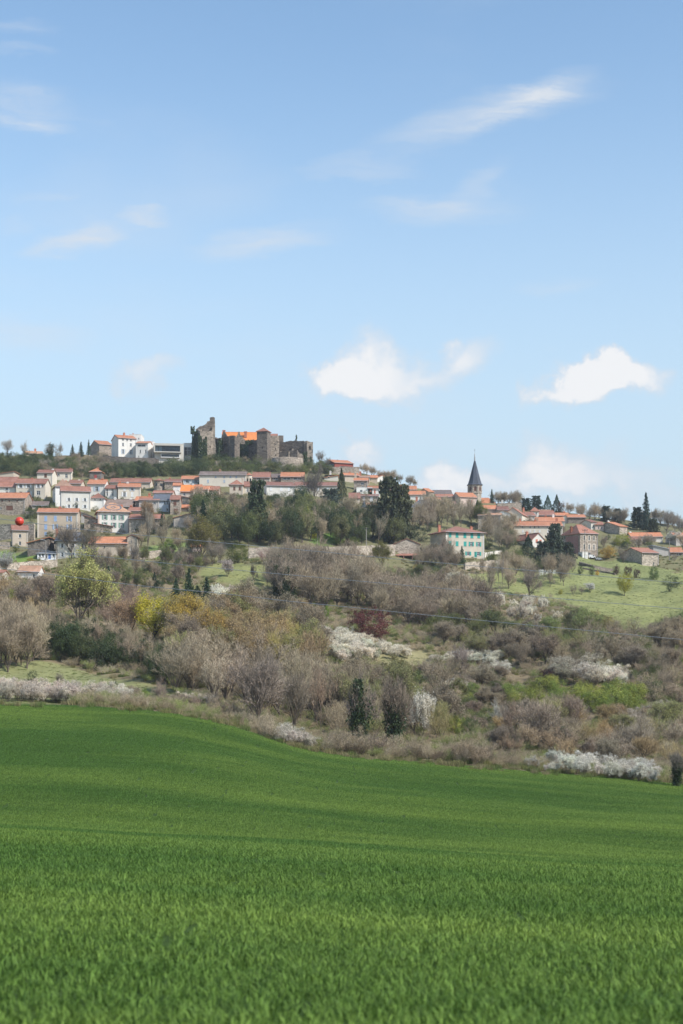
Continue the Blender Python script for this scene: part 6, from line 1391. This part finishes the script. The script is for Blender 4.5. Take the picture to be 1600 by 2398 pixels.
Z(['bush', 'hedgebush'], 14, [(240, 1335), (470, 1345), (380, 1395), (240, 1395)], (18, 32), (.9, 1.4), OLIVE + DKG, 'green bush in the gardens right of the willow', 'garden bushes right of the willow', seed=17, name={'bush': 'garden_bush'})
Z(['brush', 'bare'], 14, [(380, 1300), (470, 1306), (480, 1330), (380, 1325)], (22, 40), (.9, 1.3), MAUVE + [(.33, .24, .2)], {'brush': 'pinkish bare shrub below the garden stone wall', 'bare': 'small bare tree below the garden stone wall'}, {'brush': 'shrubs below the garden wall', 'bare': 'trees below the garden wall'}, seed=18, name={'bare': 'garden_tree'}, hs=.9)
Z(['bush', 'hedgebush', 'brush'], 60, [(60, 1185), (420, 1205), (460, 1290), (330, 1300), (200, 1262), (60, 1262)], (9, 18), (1.0, 1.5), OLIVE + DKG + GREYB[:2], {'bush': 'olive garden bush between the left village houses', 'hedgebush': 'dark garden bush between the left village houses', 'brush': 'bare garden shrub between the left village houses'}, {'bush': 'olive bushes in the left village', 'hedgebush': 'dark bushes in the left village', 'brush': 'bare shrubs in the left village'}, seed=70, name={'bush': 'garden_bush', 'hedgebush': 'garden_evergreen', 'brush': 'garden_shrub'})
Z(['bush', 'hedgebush', 'brush'], 50, [(0, 1130), (480, 1130), (480, 1175), (300, 1185), (0, 1190)], (6, 13), (1.0, 1.5), OLIVE + DKG + GREYB[:2], {'bush': 'small olive bush between the upper left houses', 'hedgebush': 'small dark bush between the upper left houses', 'brush': 'small bare shrub between the upper left houses'}, {'bush': 'olive bushes of the upper left village', 'hedgebush': 'dark bushes of the upper left village', 'brush': 'bare shrubs of the upper left village'}, seed=71, name={'bush': 'garden_bush', 'hedgebush': 'garden_evergreen', 'brush': 'garden_shrub'})
Z(['bare'], 8, [(320, 1250), (450, 1250), (460, 1300), (330, 1300)], (34, 54), (.6, .85), GREYB, 'bare tree between the houses of the lower left village', 'bare trees of the lower left village', seed=72, name='garden_tree')
Z(['bush', 'brush', 'hedgebush'], 44, [(960, 1190), (1180, 1215), (1480, 1265), (1600, 1285), (1600, 1318), (1440, 1300), (1200, 1290), (960, 1240)], (8, 18), (1.0, 1.4), OLIVE + DKG + GREYB[:2], {'bush': 'olive garden bush between the right village houses', 'hedgebush': 'dark garden bush between the right village houses', 'brush': 'bare garden shrub between the right village houses'}, {'bush': 'olive bushes in the right village', 'hedgebush': 'dark bushes in the right village', 'brush': 'bare shrubs in the right village'}, seed=73, name={'bush': 'garden_bush', 'hedgebush': 'garden_evergreen', 'brush': 'garden_shrub'})
Z(['bare'], 9, [(1120, 1225), (1200, 1235), (1440, 1268), (1600, 1268), (1600, 1300), (1480, 1300), (1200, 1270), (1120, 1240)], (22, 38), (.7, .95), GREYB, 'bare tree between the houses of the right village', 'bare trees in the right village', seed=74, name='garden_tree')
# thickets
Z(['bare'], 22, [(655, 1368), (720, 1352), (850, 1360), (860, 1435), (700, 1430), (655, 1400)], (84, 120), (.8, 1.05), MAUVE + GREYB[:2], 'bare grey tree in the dense thicket right of the lawn', 'bare trees right of the lawn', seed=19, name='thicket_tree', hs=1.0)
Z(['bare'], 38, [(850, 1418), (1080, 1415), (1140, 1435), (1130, 1482), (900, 1470)], (64, 96), (.85, 1.1), MAUVE + GREYB[:2], 'bare grey tree in the thicket behind the red leaved trees', 'bare trees of the middle thicket', seed=60, name='thicket_tree', hs=1.0)
Z(['brush', 'bud', 'bare'], 22, [(850, 1362), (1080, 1362), (1100, 1400), (850, 1405)], (26, 46), (.9, 1.3), GREYB + OLIVE + MAUVE, {'brush': 'bare shrub on the slope below the stone gable barn', 'bud': 'olive budding tree on the slope below the stone gable barn', 'bare': 'small bare tree on the slope below the stone gable barn'}, {'brush': 'bare shrubs below the gable barn', 'bud': 'budding trees below the gable barn', 'bare': 'bare trees below the gable barn'}, seed=61)
Z(['ivy'], 5, [(645, 1370), (700, 1370), (700, 1420), (645, 1420)], (80, 100), (.5, .7), MAUVE, 'ivy dark bare tree at the right side of the lawn', 'ivy dark trees beside the lawn', seed=20)
Z(['bare', 'bud'], 9, [(0, 1420), (110, 1430), (110, 1490), (0, 1480)], (60, 92), (.75, 1.0), MAUVE + RUSTY[:1], {'bare': 'bare brown tree left of the pale willow', 'bud': 'russet budding tree left of the pale willow'}, {'bare': 'bare trees left of the willow', 'bud': 'budding trees left of the willow'}, seed=21, hs=1.0)
Z(['bare'], 7, [(250, 1440), (330, 1440), (330, 1490), (250, 1490)], (66, 92), (.75, 1.0), [(.34, .25, .2), (.36, .26, .19)], 'bare mauve brown tree between pale willow and yellow dome', 'bare trees right of the willow', seed=62, hs=1.0)
Z(['slim', 'ivy', 'bare'], 44, [(105, 1528), (200, 1552), (400, 1600), (440, 1618), (440, 1580), (300, 1535), (105, 1500)], (60, 96), (.5, .7), GREYB + [(.22, .22, .12), (.25, .23, .13)], {'slim': 'slender bare tree in the dark wood above the small left meadow', 'bare': 'bare tree in the dark wood above the small left meadow', 'ivy': 'ivy clad tree in the dark wood above the small left meadow'}, {'slim': 'slender trees of the left wood', 'bare': 'bare trees of the left wood', 'ivy': 'ivy clad trees of the left wood'}, seed=22, hs=1.0)
Z(['hedgebush', 'leafy'], 30, [(110, 1540), (240, 1574), (410, 1612), (400, 1590), (240, 1540), (110, 1515)], (46, 80), (.7, 1.0), DKG + [(.1, .14, .05)], 'dark evergreen bush under the left wood', 'evergreen bushes under the left wood', seed=23)
Z(['bare', 'bud', 'bud'], 40, [(400, 1500), (560, 1470), (740, 1500), (740, 1590), (560, 1600), (430, 1590)], (92, 135), (.75, 1.0), RUSTY + GREYB[:3] + [(.36, .34, .14), (.44, .38, .13)], {'bare': 'bare brown tree in the wood above the field crest', 'bud': 'russet or olive budding tree in the wood above the field crest'}, {'bare': 'bare trees of the middle wood', 'bud': 'budding trees of the middle wood'}, seed=24, hs=.98)
Z(['bare', 'slim'], 26, [(400, 1600), (560, 1620), (800, 1650), (800, 1718), (640, 1700), (560, 1668), (420, 1640)], (92, 145), (.65, .9), GREYB + [(.36, .29, .22)], {'bare': 'bare pale brown tree along the field crest', 'slim': 'slender bare tree along the field crest'}, {'bare': 'bare trees along the field crest', 'slim': 'slender trees along the field crest'}, seed=25, hs=1.05)
Z(['bare'], 14, [(0, 1500), (85, 1500), (80, 1575), (0, 1580)], (70, 120), (.8, 1.0), GREYB, 'bare grey brown tree at the left edge by the small meadow', 'bare trees at the left edge', seed=26)
Z(['bare', 'brush', 'bud'], 26, [(760, 1640), (1060, 1650), (1060, 1745), (780, 1735)], (50, 110), (.7, 1.0), GREYB + [(.3, .3, .13), (.38, .32, .16)], {'bud': 'budding tree around the two ivy covered trees', 'bare': 'bare tree around the two ivy covered trees', 'brush': 'bare shrub around the two ivy covered trees'}, {'bud': 'budding trees around the ivy pair', 'bare': 'bare trees around the ivy pair', 'brush': 'bare shrubs around the ivy pair'}, seed=27)
# white thorn
Z(['bloom'], 30, [(720, 1476), (780, 1492), (880, 1522), (960, 1534), (960, 1546), (800, 1556), (740, 1520)], (24, 38), (1.0, 1.5), WHITEB, 'white blossoming thorn in the long bank below the red leaved trees', 'white thorn bank below the red leaved trees', seed=30, dens=1.6, hs=1.0)
Z(['bloom'], 14, [(1010, 1548), (1160, 1535), (1165, 1560), (1010, 1560)], (14, 26), (1.2, 1.8), WHITEB, 'low white blossoming thorn on the dry bank right of the middle', 'white thorn on the dry bank', seed=31)
Z(['bloom'], 9, [(1115, 1578), (1190, 1570), (1190, 1588), (1115, 1590)], (14, 24), (1.3, 1.8), WHITEB, 'low white blossoming thorn left of the fresh green bushes', 'white thorn left of the green bushes', seed=32)
Z(['bloom'], 8, [(1035, 1612), (1095, 1602), (1095, 1620), (1035, 1625)], (12, 22), (1.3, 1.8), WHITEB, 'low white blossoming thorn above the small green bushes', 'white thorn above the small green bushes', seed=33)
Z(['bloom'], 15, [(1160, 1425), (1300, 1430), (1340, 1462), (1200, 1462), (1160, 1455)], (24, 48), (.7, 1.0), WHITEB, 'white blossoming thorn at the foot of the orchard', 'white thorn below the orchard', seed=34, dens=.8, hs=1.0)
Z(['bloom'], 10, [(1375, 1590), (1465, 1598), (1465, 1615), (1385, 1612)], (28, 46), (1.0, 1.4), WHITEB, 'white blossoming thorn behind the fresh green bushes', 'white thorn behind the green bushes', seed=35)
Z(['bloom'], 12, [(1300, 1572), (1385, 1572), (1385, 1600), (1300, 1600)], (24, 44), (1.0, 1.4), [(.5, .45, .36), (.46, .41, .33)], 'cream tinged thorn right of the maroon shrub', 'cream thorn right of the maroon shrub', seed=36)
Z(['bloom'], 42, [(1250, 1796), (1330, 1804), (1560, 1825), (1545, 1836), (1400, 1822), (1250, 1806)], (18, 44), (.9, 1.3), [(.76, .72, .64), (.6, .57, .51), (.7, .66, .58)], 'white thorn in the hedge along the right field edge', 'white thorn hedge', seed=37)
Z(['bloom'], 40, [(0, 1634), (300, 1648), (300, 1654), (0, 1645)], (26, 46), (.9, 1.3), PINKB + WHITEB[:1], 'pinkish white thorn in the hedge along the field crest at left', 'pinkish thorn hedge at the left crest', seed=38)
Z(['bloom'], 16, [(400, 1652), (480, 1664), (480, 1672), (400, 1664)], (22, 34), (.9, 1.3), PINKB + MAUVE, 'pale thorn at the crest beside the middle wood', 'pale thorn beside the middle wood', seed=39)
Z(['bloom'], 12, [(640, 1732), (740, 1752), (740, 1760), (640, 1736)], (26, 40), (1.0, 1.3), [(.66, .61, .53), (.55, .5, .42)], 'greyish white thorn at the bend of the field edge', 'greyish thorn at the field bend', seed=40)
Z(['bloom'], 10, [(500, 1400), (560, 1400), (560, 1430), (505, 1430)], (22, 40), (.9, 1.2), WHITEB, 'white blossoming thorn right of the spruce clump', 'white thorn beside the spruces', seed=41)
Z(['bloom'], 8, [(1045, 1365), (1095, 1365), (1095, 1378), (1045, 1378)], (16, 28), (.9, 1.2), WHITEB, 'white blossom shrub at the left corner of the orchard meadow', 'white shrubs at the orchard corner', seed=42)
Z(['bloom'], 14, [(1480, 1680), (1600, 1690), (1600, 1730), (1480, 1710)], (22, 40), (1.0, 1.5), PINKB + [(.42, .37, .31)], 'pinkish thorn behind the right field edge', 'pinkish thorn at right', seed=43)
# fresh green bushes and scrub at right
Z(['bush'], 15, [(1180, 1625), (1290, 1622), (1330, 1640), (1290, 1650), (1180, 1660)], (30, 48), (1.1, 1.5), FRESH, 'fresh green bush in the left half of the bright row', 'fresh green bushes, left half', seed=44, name='fresh_green_bush', dens=.75)
Z(['bush'], 22, [(1340, 1635), (1500, 1640), (1500, 1680), (1360, 1665)], (34, 54), (1.0, 1.4), FRESH, 'fresh green bush in the right half of the bright row', 'fresh green bushes, right half', seed=45, name='fresh_green_bush', dens=.9)
Z(['bush'], 12, [(1060, 1640), (1110, 1630), (1110, 1740), (1060, 1730)], (26, 44), (.8, 1.2), FRESH + OLIVE, 'green bush right of the pale blossoming thorn', 'green bushes right of the pale thorn', seed=46)
Z(['bud', 'bud', 'brush'], 46, [(1060, 1485), (1600, 1500), (1600, 1580), (1160, 1560), (990, 1500)], (34, 62), (.9, 1.3), OLIVE + GREYB + [(.28, .29, .11), (.3, .29, .14), (.24, .28, .1)], {'bud': 'olive budding scrub tree on the right hillside', 'brush': 'bare scrub bush on the right hillside'}, {'bud': 'budding scrub of the right hillside', 'brush': 'bare scrub of the right hillside'}, seed=47)
Z(['bare', 'brush', 'bud'], 28, [(1180, 1480), (1600, 1510), (1600, 1600), (1190, 1580)], (36, 66), (.9, 1.2), GREYB + [(.29, .3, .12), (.33, .29, .16)], {'bud': 'budding tree in the scrub of the right hillside', 'bare': 'small bare tree on the right hillside', 'brush': 'grey shrub on the right hillside'}, {'bud': 'budding trees in the right scrub', 'bare': 'small bare trees of the right hillside', 'brush': 'grey shrubs of the right hillside'}, seed=48)
Z(['brush', 'bush'], 24, [(1500, 1600), (1600, 1600), (1600, 1680), (1510, 1680)], (30, 56), (1.0, 1.4), GREYB + OLIVE, {'brush': 'grey shrub right of the bright green row', 'bush': 'olive bush right of the bright green row'}, {'brush': 'grey shrubs beyond the green row', 'bush': 'olive bushes beyond the green row'}, seed=49)
Z(['brush', 'bush', 'bud'], 36, [(990, 1565), (1180, 1590), (1180, 1690), (1100, 1720), (960, 1640)], (24, 48), (1.0, 1.5), GREYB + OLIVE + MAUVE, {'brush': 'brown shrub left of the bright green row', 'bush': 'olive bush left of the bright green row', 'bud': 'olive budding tree left of the bright green row'}, {'brush': 'brown shrubs before the green row', 'bush': 'olive bushes before the green row', 'bud': 'budding trees before the green row'}, seed=50)
Z(['brush', 'bare', 'bud'], 48, [(1160, 1690), (1600, 1700), (1600, 1815), (1250, 1785), (1150, 1770)], (34, 70), (.9, 1.3), RUSTY + GREYB + [(.38, .32, .24), (.33, .32, .14)], {'bud': 'budding tree behind the white thorn hedge', 'brush': 'brown thorny shrub behind the white thorn hedge', 'bare': 'small bare tree behind the white thorn hedge'}, {'bud': 'budding trees behind the white hedge', 'brush': 'brown shrubs behind the white hedge', 'bare': 'bare trees behind the white hedge'}, seed=51)
Z(['brush'], 40, [(740, 1756), (1000, 1780), (1250, 1800), (1250, 1806), (1000, 1784), (740, 1762)], (24, 58), (1.0, 1.5), GREYB + [(.2, .16, .13)], 'brown shrub in the low hedge along the middle field edge', 'brown hedge along the field', seed=52, name='hedge_shrub')
Z(['brush', 'bush'], 22, [(300, 1640), (480, 1664), (480, 1672), (300, 1652)], (18, 40), (1.0, 1.5), GREYB + OLIVE, {'brush': 'brown shrub on the field crest', 'bush': 'olive bush on the field crest'}, {'brush': 'brown shrubs on the field crest', 'bush': 'olive bushes on the field crest'}, seed=53, name={'brush': 'hedge_shrub'})
Z(['brush'], 30, [(470, 1664), (560, 1686), (640, 1728), (640, 1738), (550, 1697), (470, 1672)], (22, 52), (1.0, 1.4), GREYB, 'brown shrub on the falling bend of the field edge', 'brown shrubs on the field bend', seed=54, name='hedge_shrub')
Z(['bush'], 9, [(1330, 1460), (1420, 1460), (1430, 1480), (1340, 1480)], (24, 40), (1.0, 1.3), [(.3, .26, .1), (.06, .075, .03), (.12, .12, .06)], 'yellowish or dark bush at the lower corner of the right meadow', 'bushes at the meadow corner', seed=55)
Z(['bush', 'brush'], 12, [(1545, 1480), (1600, 1480), (1600, 1530), (1550, 1530)], (30, 56), (.9, 1.2), OLIVE + GREYB, {'bush': 'olive bush at the right edge below the meadow', 'brush': 'grey shrub at the right edge below the meadow'}, {'bush': 'olive bushes at the right edge', 'brush': 'grey shrubs at the right edge'}, seed=56)
Z(['bush', 'hedgebush'], 22, [(90, 1170), (120, 1215), (60, 1215), (30, 1180)], (10, 22), (1.0, 1.4), DKG + OLIVE, 'dark bush in the gardens right of the long stone house', 'bushes by the long stone house', seed=57)
Z(['bare', 'brush', 'bud'], 26, [(1625, 1440), (1800, 1440), (1800, 1800), (1640, 1790)], (40, 90), (.8, 1.1), GREYB + RUSTY + OLIVE, 'tree or shrub of the hillside beyond the right edge', 'hillside plants beyond the right edge', seed=80)
Z(['bare', 'brush', 'bud'], 20, [(-190, 1420), (-30, 1420), (-30, 1600), (-190, 1600)], (50, 100), (.8, 1.1), GREYB + RUSTY + OLIVE, 'tree or shrub of the hillside beyond the left edge', 'hillside plants beyond the left edge', seed=81)
# ------------------------------------------------------------------ undergrowth and rough grass
def low_scatter(name, n, seed, test, srcs, s, label, kind='stuff'):
    r = np.random.default_rng(seed); px = r.uniform(-420, 2020, n); d = r.uniform(153.5, 640, n)
    x = (px - CX) / F * d; z = heights(x, d); py = HZ - z / d * F
    k = test(px, py, d); x, d, z = x[k], d[k], z[k]; m = len(x)
    sc = r.uniform(*s, m); S = np.stack([sc * r.uniform(1.0, 1.7, m), sc * r.uniform(1.0, 1.7, m), sc], 1)
    rot = np.stack([np.zeros(m), np.zeros(m), r.uniform(0, 6.28, m)], 1)
    setp(scatter(name, np.stack([x, d, z - .05], 1), rot, S, r.integers(0, len(srcs), m), srcs), label, 'undergrowth' if 'under' in name else 'grass', None, kind)
def on_meadow(px, py):
    k = np.zeros(px.shape, bool)
    for poly, c in MEADOWS: k |= inpoly(px, py, poly)
    return k
def under_src(i):
    mb, tw, tips = bare_parts(900 + i, 'shrub'); tw, tips = normalise(mb, [tw, tips]); r = np.random.default_rng(i)
    return quads_mesh('undergrowth', tw[r.random(len(tw)) < .8] * np.array([1, 1, 1]), MATS['brushrand'], 3)
def tuft_src(i, mat, n=160, hgt=1.0):
    r = np.random.default_rng(i + 40); a = r.uniform(0, 6.28, n); q = np.sqrt(r.uniform(0, 1, n)) * .5; x = q * np.cos(a); y = q * np.sin(a)
    b = np.stack([x, y, 0 * x], 1); t = b + np.stack([r.normal(0, .16, n), r.normal(0, .16, n), hgt * r.uniform(.5, 1, n)], 1); s = r.normal(0, 1, (n, 3)) * np.array([1, 1, 0]); s /= np.linalg.norm(s, axis=1)[:, None]
    return quads_mesh('tuft', np.stack([b - s * .02, b + s * .02, t], 1), MATS[mat], 3)
low_scatter('undergrowth', 24000, 3, lambda px, py, d: ~on_meadow(px, py) & (py > 1335) & (d > 159.5), [under_src(i) for i in range(4)], (.8, 2.0), 'brown leafless undergrowth and brambles covering the hillside')
low_scatter('rough_grass', 26000, 4, lambda px, py, d: ~on_meadow(px, py) & (py > 1290), [tuft_src(i, 'tuftrand') for i in range(4)], (.4, .9), 'dry yellowish grass tufts between the hillside shrubs')
low_scatter('meadow_grass', 80000, 6, lambda px, py, d: on_meadow(px, py), [tuft_src(i + 9, 'meadowrand', 90, .32) for i in range(4)], (.25, .6), 'short green grass of the meadows on the hillside')
# ------------------------------------------------------------------ thin spring haze: one closed box of air round the whole place
m = bpy.data.materials.new('haze'); m.use_nodes = True; t = m.node_tree; t.nodes.clear()
pv = t.nodes.new('ShaderNodeVolumePrincipled'); pv.inputs['Color'].default_value = (.88, .93, 1.0, 1); pv.inputs['Density'].default_value = 0.00013; pv.inputs['Anisotropy'].default_value = 0.2
o_ = t.nodes.new('ShaderNodeOutputMaterial'); t.links.new(pv.outputs[0], o_.inputs['Volume'])
mb = MB(); mb.box(IDP, -7200, 7200, -4200, 8200, float(AZ.min()) - 1.0, 125)
setp(mb.build('haze', m), 'thin pale spring haze in the air over field and village', 'haze', None, 'stuff')
